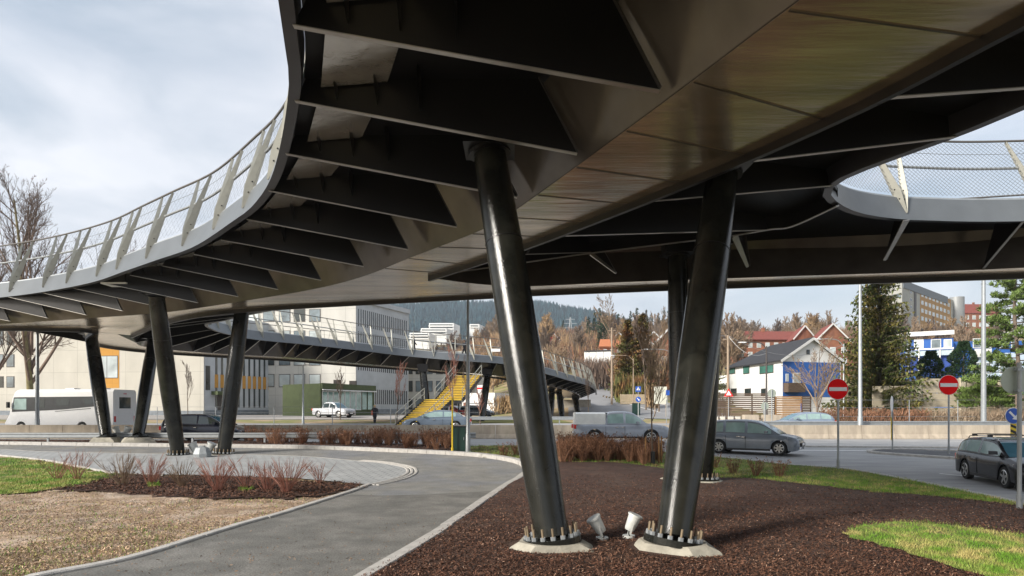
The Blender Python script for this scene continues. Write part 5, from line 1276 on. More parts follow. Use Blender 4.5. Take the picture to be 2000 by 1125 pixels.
a, b = XY(1380, 98), XY(1421, 96); gr_ = house('garage', 'flat-roofed white garage left of the white house', 'building', [a, b, b + Vector((1,7,0)), a + Vector((1,7,0))], T(a.x, a.y), 7.5, M['white']); fbox(gr_, 'roof_edge', a, b, 1379, 1421, 752, 757, M['slate'], .1, .3)
# blue apartment house
a, b = XY(1735, 92), XY(1862, 88); c_ = XY(1866, 92); e_ = XY(2050, 90)
bh = house('apartment_house', 'bright blue apartment house with white roof fascia and balconies behind the concrete wall', 'building', [a, b, XY(1862, 93), XY(2060, 91), XY(2060, 102), XY(1740, 105)], T(a.x, a.y), 12.2, M['blue'])
fbox(bh, 'roof_fascia', a, b, 1740, 1863, 652, 660, M['frame_white'], .3, .6); q0, q1 = XY(1862, 93), XY(2060, 91); fbox(bh, 'roof_fascia', q0, q1, 1915, 2055, 650, 655, M['frame_white'], .3, .6)
for px, w_, p_ in ((1785, 19, 'pane_light'), (1818, 20, 'pane'), (1843, 16, 'pane_light'), (1760, 16, 'pane')): window(bh, a, b, px, px + w_, 663, 681, fr=M['frame_white'], pane=M[p_])
fbox(bh, 'balcony_rail', a, b, 1768, 1862, 683, 686, M['frame_white'], .8, .2); fbox(bh, 'balcony_panel', a, b, 1768, 1862, 687, 697, mat('balcony_glass', (.45,.55,.6), .3, var=.2), .7, .06); fbox(bh, 'lower_wall', a, b, 1768, 1862, 699, 735, M['blue2'], .03, .05)
for px in (1773, 1793, 1834, 1858): fbox(bh, 'balcony_post', a, b, px, px + 2.5, 684, 735, M['frame_white'], .8, .12)
for px, w_ in ((1900, 16), (1925, 12), (1952, 14), (1975, 14)): window(bh, q0, q1, px, px + w_, 661, 680, fr=M['frame_white'], pane=M['pane']); window(bh, q0, q1, px, px + w_ - 3, 708, 730, fr=M['frame_white'], pane=M['pane'])
fbox(bh, 'light_render', q0, q1, 1895, 2050, 690, 738, mat('pale_blue_render', (.45,.55,.66), .8, var=.1), .01, .04); fbox(bh, 'balcony_rail', q0, q1, 1899, 1932, 672+10, 698, M['frame_white'], .6, .05)
# highrise
a, b, c_ = XY(1722, 262), XY(1762, 250), XY(1872, 300); zt = 52.5
hr_ = house('highrise', 'grey and ochre high-rise block on the hill beyond the blue house', 'building', [a, b, c_, c_ + (a - b)], 20, zt, M['greywall'])
fbox(hr_, 'penthouse', b, c_, 1763, 1850, 547, 562, mat('zinc_cladding', (.16,.18,.20), .6, var=.1), .02, .3)
q = fpt(b, c_, 1797)
fbox(hr_, 'ochre_facade', b, c_, 1797, 1857, 563, 640, mat('highrise_ochre', (.42,.25,.10), .8, var=.1), .0, .045)
for i in range(8):
    px = 1799 + i * 7.3
    for j in range(4): f_ = 1 - .10 * i / 8; window(hr_, b, c_, px, px + 4.6, HY - (228 - j * 15.5) * f_, HY - (220 - j * 15.5) * f_, pane=M['pane_light'], fr=M['frame_white'])
for j in range(4): window(hr_, b, c_, 1777, 1781, 567 + j * 14.5, 573 + j * 14.5, pane=M['pane_dark'], fr=M['frame_white'])
for j in range(4): window(hr_, a, b, 1741, 1760, 577 + j * 21, 585 + j * 21, pane=M['pane'], mull=2)
fbox(hr_, 'stair_recess', b, c_, 1785, 1789, 560, 640, M['frame_dark'], .02, .2)
mb = MB(); q = fpt(b, c_, 1866); mb.tube([(q.x, q.y - 1, 20), (q.x, q.y - 1, 54)], 3.0, 16); mb.build('stair_tower', mat('zinc_cladding2', (.3,.31,.31), .5, .3, var=.1), hr_, smooth=True)
# brick and red-roofed houses
def simple_house(label, px0, px1, d, py_e, py_r, wall, roof, nwin=3, cat='house', depth=9, skew=2.0, hip=False, side=False, z0=None, panes='pane_light'):
    a, b = XY(px0, d), XY(px1, d + skew * .3); back = Vector((skew, depth, 0)); z0 = T((a.x + b.x) / 2, d) if z0 is None else z0; ze = CH + (HY - py_e) * d / F; zr = CH + (HY - py_r) * d / F
    g = house('house', label, cat, [a, b, b + back, a + back], z0 - 1, ze, wall)
    if side:    # ridge parallel to the facade
        t = (b - a).normalized(); mb = MB(); n = Vector((t.y, -t.x, 0)) * .4; A = Vector((a.x, a.y, ze - .1)) + n - t*.4; B = Vector((b.x, b.y, ze - .1)) + n + t*.4; A2 = Vector((a.x, a.y, ze - .1)) + back - t*.4; B2 = Vector((b.x, b.y, ze - .1)) + back + t*.4; ra = (A + A2) / 2; rb = (B + B2) / 2; ra.z = rb.z = zr; th = Vector((0,0,.2))
        for q in ([A, B, rb, ra], [A2, B2, rb, ra], [A, ra, A2], [B, rb, B2]): mb.face(q); mb.face([p + th for p in q])
        mb.build('roof', roof, g); q = ra.lerp(rb, .5); mb = MB(); mb.box(q + Vector((0,0,.4)), (.8,.8,1.4)); mb.build('chimney', M['brick'], g)
    else:
        mid = (a + b) / 2; mb = MB(); nb = back.normalized() * .25; A_ = Vector((a.x, a.y, ze)); B_ = Vector((b.x, b.y, ze)); R0 = Vector((mid.x, mid.y, zr - .05)); mb.face([A_, B_, R0]); mb.face([A_ + nb, B_ + nb, R0 + nb]); mb.build('gable', wall, g); gable_roof(g, a, b, back, ze, zr, roof)
    w_ = (px1 - px0) / (nwin * 2 + 1)
    for i in range(nwin):
        x = px0 + w_ * (2 * i + 1); hh = min(w_ * 1.2, 12)
        window(g, a, b, x, x + w_, py_e + hh * .5, py_e + hh * 1.5, pane=M[panes], fr=M['frame_white'])
        if (ze - z0) > 4.5: window(g, a, b, x, x + w_, py_e + hh * 2.3, py_e + hh * 3.3, pane=M[panes], fr=M['frame_white'])
    return g
simple_house('large red brick house with tall gable and arched window behind the hill road', 1262, 1352, 118, 690, 641, M['brick'], M['redroof'], 4)
simple_house('brick gable house peeking above behind the two conifers', 1262, 1292, 150, 664, 648, M['brick'], M['redroof'], 2)
simple_house('house with orange tiled roof left of the two conifers', 1172, 1218, 135, 678, 660, M['brick'], mat('orange_tiles', (.48,.17,.07), .85, var=.2), 3, side=True)
simple_house('long brick terrace with red roof and white dormers beyond the white house', 1436, 1562, 170, 664, 643, M['brick'], M['redroof'], 7, side=True, depth=12)
simple_house('brick house with the left of two ridge gables right of the red terrace', 1552, 1592, 150, 662, 636, M['brick'], M['redroof'], 2)
simple_house('wide brown brick gable building behind the blue gable', 1588, 1665, 140, 672, 632, M['brick'], M['redroof'], 3)
simple_house('small red gabled house high on the hillside', 1066, 1092, 260, 664, 648, mat('red_wood', (.4,.05,.03), .8, var=.1), M['redroof'], 2)
simple_house('small yellow house just below the red hillside house', 1070, 1092, 235, 682, 672, mat('yellow_wood', (.6,.42,.1), .8, var=.1), M['slate'], 2, side=True)
simple_house('ochre yellow house among the trees above the orange tiled roof', 1196, 1222, 190, 662, 650, mat('ochre_wood', (.6,.36,.1), .8, var=.1), mat('ochre_roof', (.5,.28,.09), .8, var=.1), 2)
simple_house('long red-roofed house at far right on the hill', 1866, 1952, 330, 612, 592, M['brick'], M['redroof'], 6, side=True)
simple_house('white house with grey roof low on the hillside near the bend', 1008, 1048, 150, 712, 698, M['white'], M['slate'], 3, side=True)
a, b = XY(1141, 128), XY(1198, 126); wb_ = house('warehouse', 'flat white warehouse wall below the orange tiled roof', 'building', [a, b, b + Vector((2,9,0)), a + Vector((2,9,0))], T(a.x, a.y) - 1, CH + (HY - 686) * 128 / F, M['white'])
fbox(wb_, 'roof_edge', a, b, 1141, 1198, 685, 687, M['slate'], .05, .2)
for i, px in enumerate((1150, 1164, 1178)): fbox(wb_, 'wall_joint', a, b, px, px + .6, 687, 702, M['plinth'], .02, .04)
for lab, x0, x1, y0, y1, d in [('upper white terraced apartment block on the wooded hillside', 838, 886, 631, 644, 430), ('lower white terraced apartment block stepping down the hillside', 822, 872, 641, 654, 410), ('small white terraced block right of the tall lamp post', 917, 936, 633, 640, 440), ('white terraced block lowest on the hillside at left', 800, 838, 650, 661, 390)]:
    a, b = XY(x0, d), XY(x1, d); g = house('terraced_block', lab, 'building', [a, b, b + Vector((3,14,0)), a + Vector((3,14,0))], CH + (HY - y1) * d / F - 6, CH + (HY - y0) * d / F, M['white'])
    n_ = 2 if y1 - y0 > 8 else 1
    for j in range(n_): fbox(g, 'balcony_shade', a, b, x0 + 2, x1 - 2, y0 + 2.5 + j * 5.5, y0 + 5 + j * 5.5, M['pane_dark'], .05, .1); fbox(g, 'balcony_rail', a, b, x0 - 1, x1 + 1, y0 + 5 + j * 5.5, y0 + 6.6 + j * 5.5, M['white'], .8, .3)
# concrete panel wall with posts
g = thing('panel_wall', 'tall buff concrete panel wall with posts below the blue apartment house', 'wall', (44, 64, T(44, 64)))
wm = mat('buff_panels', (.46,.40,.30), .9, var=.18, vscale=1.5, bump=1.2, bscale=6, stretch=(1,1,4)); pm = mat('buff_posts', (.50,.45,.35), .85, var=.1)
xsW = [1700, 1794, 1880, 1955, 2040, 2130]
for i in range(5):
    a, b = XY(xsW[i], 64), XY(xsW[i+1], 64); zt = 5.45 if i else 4.7
    for z0_, z1_ in ((T(a.x, 64) - .3, 2.55), (2.6, 3.98), (4.03, zt)):
        mb = MB(); mb.box(((a.x + b.x)/2, 64.1, (z0_ + z1_)/2), (b.x - a.x - .5, .12, z1_ - z0_)); mb.build('panel', wm, g)
    mb = MB(); mb.box((b.x, 64.05, (zt + .1 + .8)/2), (.5, .3, zt + .1 - .8)); mb.build('post', pm, g)
# slatted fences
def slat_fence(label, px0, px1, d, top, m, step=.19, gap=True):
    a, b = at(px0, d), at(px1, d); g = thing('slat_fence', label, 'fence', a); z = min(a.z, b.z) + .1; zt = CH + (HY - top) * d / F
    n = max(1, int((b.x - a.x) / 1.9))
    mb = MB(); z_ = z
    while z_ < zt:
        mb.box(((a.x + b.x)/2, d, z_ + step*.4), (b.x - a.x, .03, step * (.74 if gap else .9))); z_ += step
    mb.build('slat_panel', m, g)
    for i in range(n + 1):
        x = a.x + (b.x - a.x) * i / n; mb = MB(); mb.box((x, d + .07, (z + zt)/2), (.11,.1, zt - z + .1)); mb.build('post', m, g)
slat_fence('long weathered grey-brown slatted fence before the white house', 1380, 1514, 64, 771, M['timber_dark'])
slat_fence('warm orange-brown slatted fence below the blue gable', 1516, 1566, 63, 776, M['timber'], .17)
slat_fence('short brown slatted fence end right of the warm one', 1567, 1584, 64.5, 776, M['timber_dark'], .17)
slat_fence('low pale timber garden fence along the hill road hedge', 1212, 1275, 92, 770, mat('timber_pale', (.45,.36,.24), .85, var=.2), .2, False)
# road blocks
blk = None
for i, (px, w_) in enumerate([(1384, 8), (1397, 12), (1411, 11), (1427, 12), (1441, 11)]):
    p = at(px, 60); w2 = w_ * 60 / F * .9; mb = MB(); mb.band([[Vector((p.x + s * w2/2 * k, p.y + y * k, p.z + z)) for s, y in ((-1,-.25),(1,-.25),(1,.25),(-1,.25))] for z, k in ((0,1.0),(.15,1.0),(.45,.8),(.75,.78))])
    tag(mb.build('barrier_block', mat('block_white', (.66,.62,.54), .8, var=.15)), 'small off-white concrete road block in the row before the slatted fence', 'road block', 'white road blocks before the slatted fence')
for lab, p0, p1 in (('large beige concrete block at the end of the white road blocks', 1450, 1481), ('large beige concrete block beside the small pale round signs', 1488, 1524)):
    a, b = at(p0, 57), at(p1, 57); mb = MB(); mb.band([[Vector((a.x + (b.x - a.x) * (.5 + s * k / 2), 57 + y * k, a.z + z)) for s, y in ((-1,-.4),(1,-.4),(1,.4),(-1,.4))] for z, k in ((0,1.0),(.2,1.0),(.6,.9),(1.0,.88))]); tag(mb.build('concrete_block', M['barrier']), lab, 'concrete block')
# pylon on the hill
p = at(1114, 700); g = thing('pylon', 'grey lattice power pylon standing before the wooded hill', 'pylon', p)
zt = CH + (HY - 620) * 700 / F; mb = MB()
for s in (-1, 1):
    for y in (-1, 1): mb.tube([(p.x + s * 3, p.y + y * 3, p.z), (p.x + s * .4, p.y + y * .4, zt)], .35, 4)
for z_, w_ in ((.72, 9), (.84, 7), (.95, 5)): mb.box((p.x, p.y, p.z + (zt - p.z) * z_), (w_ * 2, .5, .5))
mb.build('lattice', M['galv'], g)
# ------------------------------------------------------------------ vegetation
M['bark'] = mat('bark_grey', (.17,.13,.10), .9, var=.25, vscale=4); M['bark_y'] = mat('bark_lichen', (.20,.17,.08), .9, var=.3, vscale=3); M['twig'] = mat('twigs_brown', (.15,.105,.08), .9, var=.2, island=.3)
M['twig_red'] = mat('twigs_red', (.36,.17,.12), .8, var=.2, island=.4); M['twig_tan'] = mat('twigs_tan', (.29,.21,.14), .85, var=.2, island=.35); M['twig_rust'] = mat('twigs_rust', (.25,.125,.07), .85, var=.2, island=.5); M['twig_gold'] = mat('twigs_gold', (.32,.215,.115), .85, var=.2, island=.35)
M['needle'] = mat('spruce_needles', (.068,.095,.022), .7, var=.3, vscale=.8, island=.6, col2=(.15,.13,.03), c2scale=.5); M['needle_rust'] = mat('spruce_needles_rusty', (.11,.12,.025), .7, var=.3, vscale=.8, island=.6, col2=(.19,.09,.03), c2scale=.35)
M['pine'] = mat('pine_needles', (.11,.165,.035), .7, var=.3, vscale=.8, island=.55); M['cypress'] = mat('evergreen_leaves', (.022,.055,.020), .7, var=.3, vscale=1, island=.6); M['farwood'] = mat('far_forest', (.012,.043,.052), .9, var=.3, vscale=.02, island=.5)  # farwood: blue of distant haze is mixed into the tree colour
M['cone'] = mat('spruce_cones', (.30,.16,.08), .8, var=.2, island=.3)
def rv(r, s=1): return Vector((r.uniform(-s, s), r.uniform(-s, s), r.uniform(-s, s)))
def bare_parts(h, seed, spread=.45, levels=4, trunk_r=None, first=.22, nb=9, up=.35, fork=False, dens=1.0, tw=.006):
    r = random.Random(seed); tr = MB(); cr = MB(); trunk_r = trunk_r or h * .016
    def grow(p, d, ln, rad, lv):
        n = 5 if lv < 2 else 4 if lv < 3 else 3; pts = [p]; q = p.copy(); dd = d.copy()
        for i in range(n):
            dd = (dd + rv(r, (.05 if lv == 0 else .14 + .03 * lv)) + Vector((0,0,up * .16))).normalized(); q = q + dd * ln / n; pts.append(q.copy())
        end = max(tw, rad * (.28 if lv else .22)); rads = [rad + (end - rad) * i / n for i in range(n + 1)]
        (tr if lv == 0 else cr).tube(pts, rads, 8 if lv == 0 else 5 if lv == 1 else 3, cap=False)
        if lv >= levels: return
        k = max(2, int((nb if lv == 0 else nb * .75 if lv == 1 else 6) * dens * r.uniform(.8, 1.2)))
        for i in range(k):
            t = (first if lv == 0 else .2) + (1 - (first if lv == 0 else .2)) * (i + r.random()) / k; t = min(t, .99); j = min(int(t * n), n - 1); bp = pts[j].lerp(pts[j+1], t * n - j)
            az = r.uniform(0, 6.283); ax = (pts[j+1] - pts[j]).normalized(); o = Vector((math.cos(az), math.sin(az), 0)); o = (o - ax * o.dot(ax)).normalized()
            sp = spread * r.uniform(.8, 1.3) * (1.15 if lv == 0 else 1); bd = (ax * math.cos(sp) + o * math.sin(sp)); bd.z += up * .3; bd.normalize()
            rem = ln * (1 - t * .62) * (.62 if lv == 0 else .55) * r.uniform(.75, 1.15)
            rr = rads[j] * r.uniform(.42, .6); grow(bp, bd, rem, max(tw, rr), lv + 1)
    if fork:
        grow(Vector((0,0,0)), Vector((0,0,1)), h * .92, trunk_r, 0)
        for k in range(4):
            a = k * 1.6 + .4; grow(Vector((0,0,h * (.16 + .04 * k))), Vector((math.cos(a) * .5, math.sin(a) * .4, 1)).normalized(), h * (.66 - .03 * k), trunk_r * .55, 1)
    else: grow(Vector((0,0,0)), Vector((0,0,1)), h * .95, trunk_r, 0)
    return tr, cr
def bare_tree(label, h, seed, bark='bark', twig='twig', name='bare_tree', **k):
    g = thing(name, label, 'tree', (0,0,0)); tr, cr = bare_parts(h, seed, **k); tr.build('trunk', M[bark], g, smooth=True, angle=80); cr.build('crown', M[twig], g); return g
def put(g, px, d, s=1, rz=0, dz=0):
    p = at(px, d); g.location = (p.x, p.y, p.z + dz); g.scale = (s, s, s) if not hasattr(s, '__len__') else s; g.rotation_euler = (0,0,rz); return g
put(bare_tree('large spreading leafless tree with mossy trunk behind the white motorhome', 24.5, 4, bark='bark_y', fork=True, levels=4, nb=15, spread=.60, trunk_r=.34, first=.14, up=.45, tw=.008, dens=1.1), 62, 66)
put(bare_tree('leafless tree cut by the left frame edge', 19, 11, fork=True, levels=4, nb=14, spread=.45, trunk_r=.3, first=.15, tw=.011, up=.55), -25, 70)
# young street trees
for i, (px, d, h, sd, lab) in enumerate([(367, 78, 6.2, 21, 'slender young leafless tree against the left concrete wall'), (775, 62, 5.2, 22, 'slim leafless sapling left of the staircase foot'), (664, 70, 5.0, 23, 'thin leafless sapling in front of the glazed annex'), (938, 60, 3.0, 28, 'short staked sapling on the lawn by the parked car'), (908, 56, 5.6, 24, 'tall leafless sapling beside the staircase top'), (886, 57, 6.2, 25, 'leaning leafless sapling under the far ramp'), (1149, 74, 5.2, 27, 'pale leafless sapling below the end of the far ramp')]):
    put(bare_tree(lab, h, sd, levels=3, nb=10, spread=.35, trunk_r=.055, first=.3, twig='twig_red' if i % 2 else 'twig', tw=.010, up=.8), px, d)
g = put(bare_tree('young leafless tree with guard inside three timber stakes behind the red-brown shrubs', 5.2, 31, levels=3, nb=12, spread=.45, trunk_r=.04, first=.35, tw=.007, twig='twig_tan', up=.6), 1275, 26.5)
for i, px in enumerate((1261, 1287, 1292)):
    p = at(px, 26.2 + .25 * i); mb = MB(); mb.tube([p, p + Vector((0,0,1.15))], .03, 6); tag(mb.build('tree_stake', M['timber']), 'round timber stake supporting the young tree behind the red-brown shrubs', 'stake', 'timber stakes round the young tree')
p = at(1275, 26.3); mb = MB(); mb.tube([p, p + Vector((0,0,.55))], [.10, .085], 8); tag(mb.build('trunk_guard', M['black_plastic']), 'black plastic guard round the foot of the staked young tree', 'tree guard')
# large bare shrub tree by the blue gable
put(bare_tree('big multi-stemmed leafless tree before the blue gable', 7.6, 41, levels=4, nb=9, spread=.5, trunk_r=.11, first=.05, fork=True, twig='twig_tan', tw=.012), 1596, 60)
put(bare_tree('tall leafless birch rising beside the brick house at the hill road', 12, 42, levels=4, nb=12, spread=.35, trunk_r=.12, twig='twig_tan', tw=.014), 1287, 84)
put(bare_tree('second tall leafless birch left of the columns', 11, 43, levels=4, nb=11, spread=.4, trunk_r=.12, twig='twig', tw=.014), 1262, 86)
put(bare_tree('pale leafless birch left of the two conifers', 14, 44, levels=4, nb=12, spread=.45, trunk_r=.13, twig='twig_tan', tw=.018), 1198, 104)
# spruces
def spruce(label, h, wd, seed, m='needle', tiers=46, per=11, bare=.06, name='spruce_tree', cones=False, q=.30):
    r = random.Random(seed); g = thing(name, label, 'tree', (0,0,0)); mb = MB(); mb.tube([(0,0,0),(0,0,h*.5),(0,0,h)], [h*.018, h*.011, .02], 8); mb.build('trunk', M['bark'], g, smooth=True)
    br = MB(); cr = MB(); cn = MB()
    for i in range(tiers):
        t = bare + (1 - bare) * (i / tiers) ** .92; z = h * t; L0 = wd * (1 - t) ** .8 * (1 + .1 * math.sin(i * 2.3)) + .12
        for j in range(max(4, int(per * (1 - t * .55)))):
            a = r.uniform(0, 6.283); ln = L0 * r.uniform(.55, 1.18); o = Vector((math.cos(a), math.sin(a), 0)); s = Vector((-o.y, o.x, 0)); n = max(3, int(ln / (q * .8))); pts = []
            for k in range(n + 1):
                u = k / n; pts.append(Vector((0,0,z)) + o * ln * u + Vector((0,0, -ln * .32 * u * (1.4 - u) + ln * .12 * max(0, u - .6))))
            br.tube([pts[0], pts[n//2], pts[-1]], [.03, .02, .008], 3, cap=False)
            for k in range(1, n + 1):
                u = k / n; wl = q * (1.15 - .55 * u) * r.uniform(.8, 1.4); p = pts[k]
                for sg in (-1, 1):
                    tip = p + s * sg * wl * r.uniform(.7, 1.2) + o * wl * .45 + Vector((0,0,-wl * r.uniform(.15, .8))); w2 = wl * .32
                    cr.face([p - o * w2, tip, p + o * w2 + Vector((0,0,.02))])
                tip = p + Vector((0,0,-wl * r.uniform(.5, 1.1))) + rv(r, .1); cr.face([p - o * q * .3, tip, p + o * q * .3])
                if r.random() < .6: tip = p + o * wl * .6 + Vector((0,0, wl * .35)) + rv(r, .12); cr.face([p - s * q * .2, tip, p + s * q * .2])
            if cones and t > .25 and r.random() < .35: p = pts[-1]; cn.tube([p, p + Vector((0,0,-.16))], [.035,.02], 5)
    br.build('branches', M['bark'], g); cr.build('crown', M[m], g)
    if cones: cn.build('cones', M['cone'], g)
    return g
put(spruce('huge old spruce with drooping boughs behind the lamp post', 18.5, 5.0, 51, tiers=70, per=19, cones=True, q=.52), 1716, 66)
put(spruce('left of the two rust-tipped spruces before the brick house', 12.5, 3.4, 52, m='needle_rust', tiers=44, per=15, q=.55), 1226, 100)
put(spruce('right and taller of the two rust-tipped spruces', 13.5, 3.4, 53, m='needle_rust', tiers=46, per=15, q=.55), 1255, 101)
put(spruce('dark spruce peeping out right of the near right column', 9.5, 2.6, 54, m='needle', tiers=30, per=10, q=.36), 1391, 92)
# columnar evergreens and pine
def leafy(label, h, rx, seed, m, n=5200, name='evergreen_tree', q=.17, shape=None):
    r = random.Random(seed); g = thing(name, label, 'tree', (0,0,0)); mb = MB(); mb.tube([(0,0,0),(0,0,h*.8)], [h*.02,.03], 7); mb.build('trunk', M['bark'], g, smooth=True); cr = MB()
    for i in range(n):
        t = r.random() ** .85; z = h * (.05 + .95 * t); rr = rx * (math.sin(math.pi * min(1, .12 + .88 * (1 - t)) * .62) ** .9) * (1 + .22 * math.sin(7 * t + 3 * math.sin(11 * t)))
        a = r.uniform(0, 6.283); rr *= (.72 + .34 * math.sqrt(r.random()) + .14 * math.sin(3 * a + 9 * t)); p = Vector((math.cos(a) * rr, math.sin(a) * rr, z)); d = (Vector((math.cos(a), math.sin(a), .9)) + rv(r, .5)).normalized(); s = d.cross(rv(r)).normalized()
        cr.face([p - s * q * .45, p + d * q * 1.5, p + s * q * .45])
    cr.build('crown', M[m], g); return g
put(leafy('left of two dark columnar evergreens before the blue house', 5.6, 1.35, 61, 'cypress'), 1818, 72, dz=2.0)
put(leafy('right and taller of two dark columnar evergreens before the blue house', 6.6, 1.45, 62, 'cypress'), 1882, 71, dz=2.0)
def pine(label, h, seed, dz=0):
    r = random.Random(seed); g = thing('pine_tree', label, 'tree', (0,0,0)); mb = MB(); mb.tube(crom([(0,0,0),(.2,0,h*.35),(-.1,.1,h*.7),(0,0,h)], 4), [.2]*5 + [.15]*4 + [.1]*3 + [.04], 8); mb.build('trunk', M['bark'], g, smooth=True); br = MB(); cr = MB()
    for i in range(46):
        t = .16 + .84 * i / 46; z = h * t; a = i * 2.4 + r.uniform(-.4, .4); ln = (3.9 * (1 - t) ** .55 + .7) * r.uniform(.7, 1.15); o = Vector((math.cos(a), math.sin(a), .12)); e = Vector((0,0,z)) + o * ln
        br.tube([(0,0,z), Vector((0,0,z)) + o * ln * .5 + Vector((0,0,-.15)), e], [.06,.04,.015], 4, cap=False)
        for c in range(int(7 + ln * 4)):
            u = r.uniform(.3, 1.05); q = Vector((0,0,z)) + o * ln * u + Vector((r.gauss(0,.38), r.gauss(0,.38), r.gauss(.08,.13)))
            for k in range(26):
                d = (rv(r) + Vector((0,0,.7))).normalized(); s = d.cross(rv(r)).normalized(); p = q + rv(r, .16); cr.face([p - s * .06, p + d * .34, p + s * .06])
    br.build('branches', M['bark'], g); cr.build('crown', M['pine'], g); return g
put(pine('bushy green pine tree at the right frame edge', 15, 71), 1985, 60)
put(leafy('low spreading juniper spilling over the concrete wall', 2.4, 2.2, 63, 'pine', n=3500, name='juniper_bush', q=.2), 1925, 62.8, dz=1.4)
# hillside trees: a few prototypes, many copies
protos = [bare_tree('leafless tree among the brown trees on the hillside', 11, 80 + k, levels=3, nb=13, spread=.5, trunk_r=.16, first=.12, fork=True, twig=tw_, tw=.045, dens=1.25, name='hillside_tree') for k, tw_ in enumerate(['twig', 'twig_tan', 'bark', 'twig_gold'])]
r = random.Random(5); cnt = 0; lab = 'leafless tree among the brown trees on the hillside'; grp = 'leafless trees on the hillside'
spots = []
for k in range(88):
    px = r.choice([r.uniform(800, 960), r.uniform(930, 1210), r.uniform(1210, 1330), r.uniform(1390, 1480), r.uniform(1500, 1680)]); d = r.uniform(130, 520) if px < 1330 else r.uniform(180, 420)
    if px < 960: d = r.uniform(300, 560)
    spots.append((px, d))
spots += [(px, r.uniform(215, 245)) for px in (1770,1784,1797,1810,1822,1833,1845,1858,1870,1882,1895,1908,1922,1936,1950,1965)]
spots += [(1408, 130), (1425, 128), (1440, 135), (1400, 145), (1518, 300), (1535, 310), (1560, 300), (1580, 290), (1600, 295), (1616, 310)]
for k, (px, d) in enumerate(spots):
    pr = protos[k % 4]; o = pr if k < 4 else copy_tree(pr); o['label'] = lab; o['group'] = grp; put(o, px, d, r.uniform(.75, 1.25), r.uniform(0, 6.28))
pp = spruce('dark conifer standing among the hillside trees', 13, 2.7, 90, m='cypress', tiers=22, per=8, q=.6, name='hillside_conifer')
for k, (px, d, s) in enumerate([(1150, 300, 1.0), (1162, 310, 1.15), (1171, 330, 1.3), (1183, 330, 1.0), (1196, 360, 1.1), (1208, 380, 1.2), (1286, 330, 1.1), (1297, 340, 1.2), (1306, 330, 1.2), (1272, 360, 1.1), (1262, 350, 1.2), (1244, 350, 1.3), (1232, 350, 1.15), (1218, 360, 1.0), (1172, 220, .9), (1178, 230, 1.1), (1010, 500, 1.3), (830, 520, 1.3), (885, 520, 1.2), (1100, 420, 1.1)]):
    o = pp if k == 0 else copy_tree(pp); o['label'] = 'dark conifer standing among the hillside trees'; o['group'] = 'dark conifers on the hillside'; put(o, px, d, s, k)
# undergrowth on the hillside (one mass)
def twig_mass(name, pts, hgt, n, wd, m, label, thin=.05, kind='stuff', spread=.5):
    r = random.Random(len(pts)); mb = MB()
    for x, y in pts:
        z = T(x, y); h0 = r.uniform(*hgt)
        for k in range(n):
            a = r.uniform(0, 6.283); rr = r.uniform(0, wd); b = Vector((x + math.cos(a) * rr, y + math.sin(a) * rr, z + h0 * r.uniform(0, .4))); tip = b + Vector((r.uniform(-spread, spread) * h0, r.uniform(-spread, spread) * h0, h0 * r.uniform(.4, 1))) ; s = Vector((thin * r.uniform(.6, 1.3), r.uniform(-thin, thin), 0)); mb.face([b - s, b + s, tip])
    o = mb.build(name, m); return tag(o, label, None, None, kind)
pts = []
for k in range(2600):
    Y = 112 + 460 * r.random() ** 1.3; px = r.uniform(780, 1345) if Y > 150 else r.uniform(1190, 1345); 
    if Y < 160 and 1130 < px < 1215: continue
    pts.append(((px - CX) / F * Y, Y))
for k in range(900): Y = r.uniform(185, 430); px = r.uniform(1375, 1730); pts.append(((px - CX) / F * Y, Y))
for k in range(500): Y = r.uniform(150, 240); px = r.uniform(1740, 2020); pts.append(((px - CX) / F * Y, Y))
for m_, sl, nm in ((M['twig'], 0, 'grey-brown'), (M['twig_gold'], 1, 'golden'), (M['twig_rust'], 2, 'rusty')):
    twig_mass('undergrowth', pts[sl::3], (3, 6.5), 26, 2.6, m_, 'mass of %s leafless scrub covering the hillside' % nm, thin=.16)
# hedges
def hedge(label, px0, px1, d, h, m, n=40, name='hedge', wd=.6, thin=.02):
    a, b = at(px0, d), at(px1, d); r = random.Random(int(px0)); g = MB(); k = int((b.x - a.x) * n)
    for i in range(k):
        x = r.uniform(a.x, b.x); y = d + r.uniform(-wd, wd); z = T(x, y); p = Vector((x, y, z + r.uniform(0, h * .7))); tip = p + Vector((r.uniform(-.35,.35), r.uniform(-.3,.3), r.uniform(.15,.5) * h)); tip.z = min(tip.z, z + h * r.uniform(.85, 1.1)); s = Vector((thin, r.uniform(-thin, thin), 0)); g.face([p - s, p + s, tip])
        if r.random() < .35: q = tip; e = .06; g.face([q - Vector((e,0,0)), q + Vector((0,0,e)), q + Vector((e,0,0)), q - Vector((0,0,e))])
    return tag(g.build(name, m), label, 'hedge')
hedge('tall dry brown hedge behind the barriers below the spruce', 1600, 1812, 60, 1.55, M['twig_rust'], 170, thin=.03)
hedge('dry brown hedge with dead flower heads before the concrete panel wall', 1812, 2010, 60.5, 1.5, M['twig_tan'], 150, thin=.03)
hedge('olive-brown evergreen hedge beside the hill road', 1203, 1262, 95, 4.2, M['needle_rust'], 320, wd=1.5, thin=.09)
hedge('yellowish tall hedge behind the white board', 1262, 1285, 88, 3.4, M['twig_gold'], 260, wd=.8, thin=.05)
hedge('rusty dry grass bank under the far ramp end', 955, 1045, 92, 2.8, M['twig_gold'], 160, wd=3, thin=.07)
hedge('tall leafless scrub under the white warehouse wall', 1128, 1206, 119, 6.0, M['twig'], 230, wd=4, thin=.08)
hedge('scrubby brown bushes left of the slatted fence', 1384, 1424, 70, 2.4, M['twig'], 120, wd=1, thin=.03)
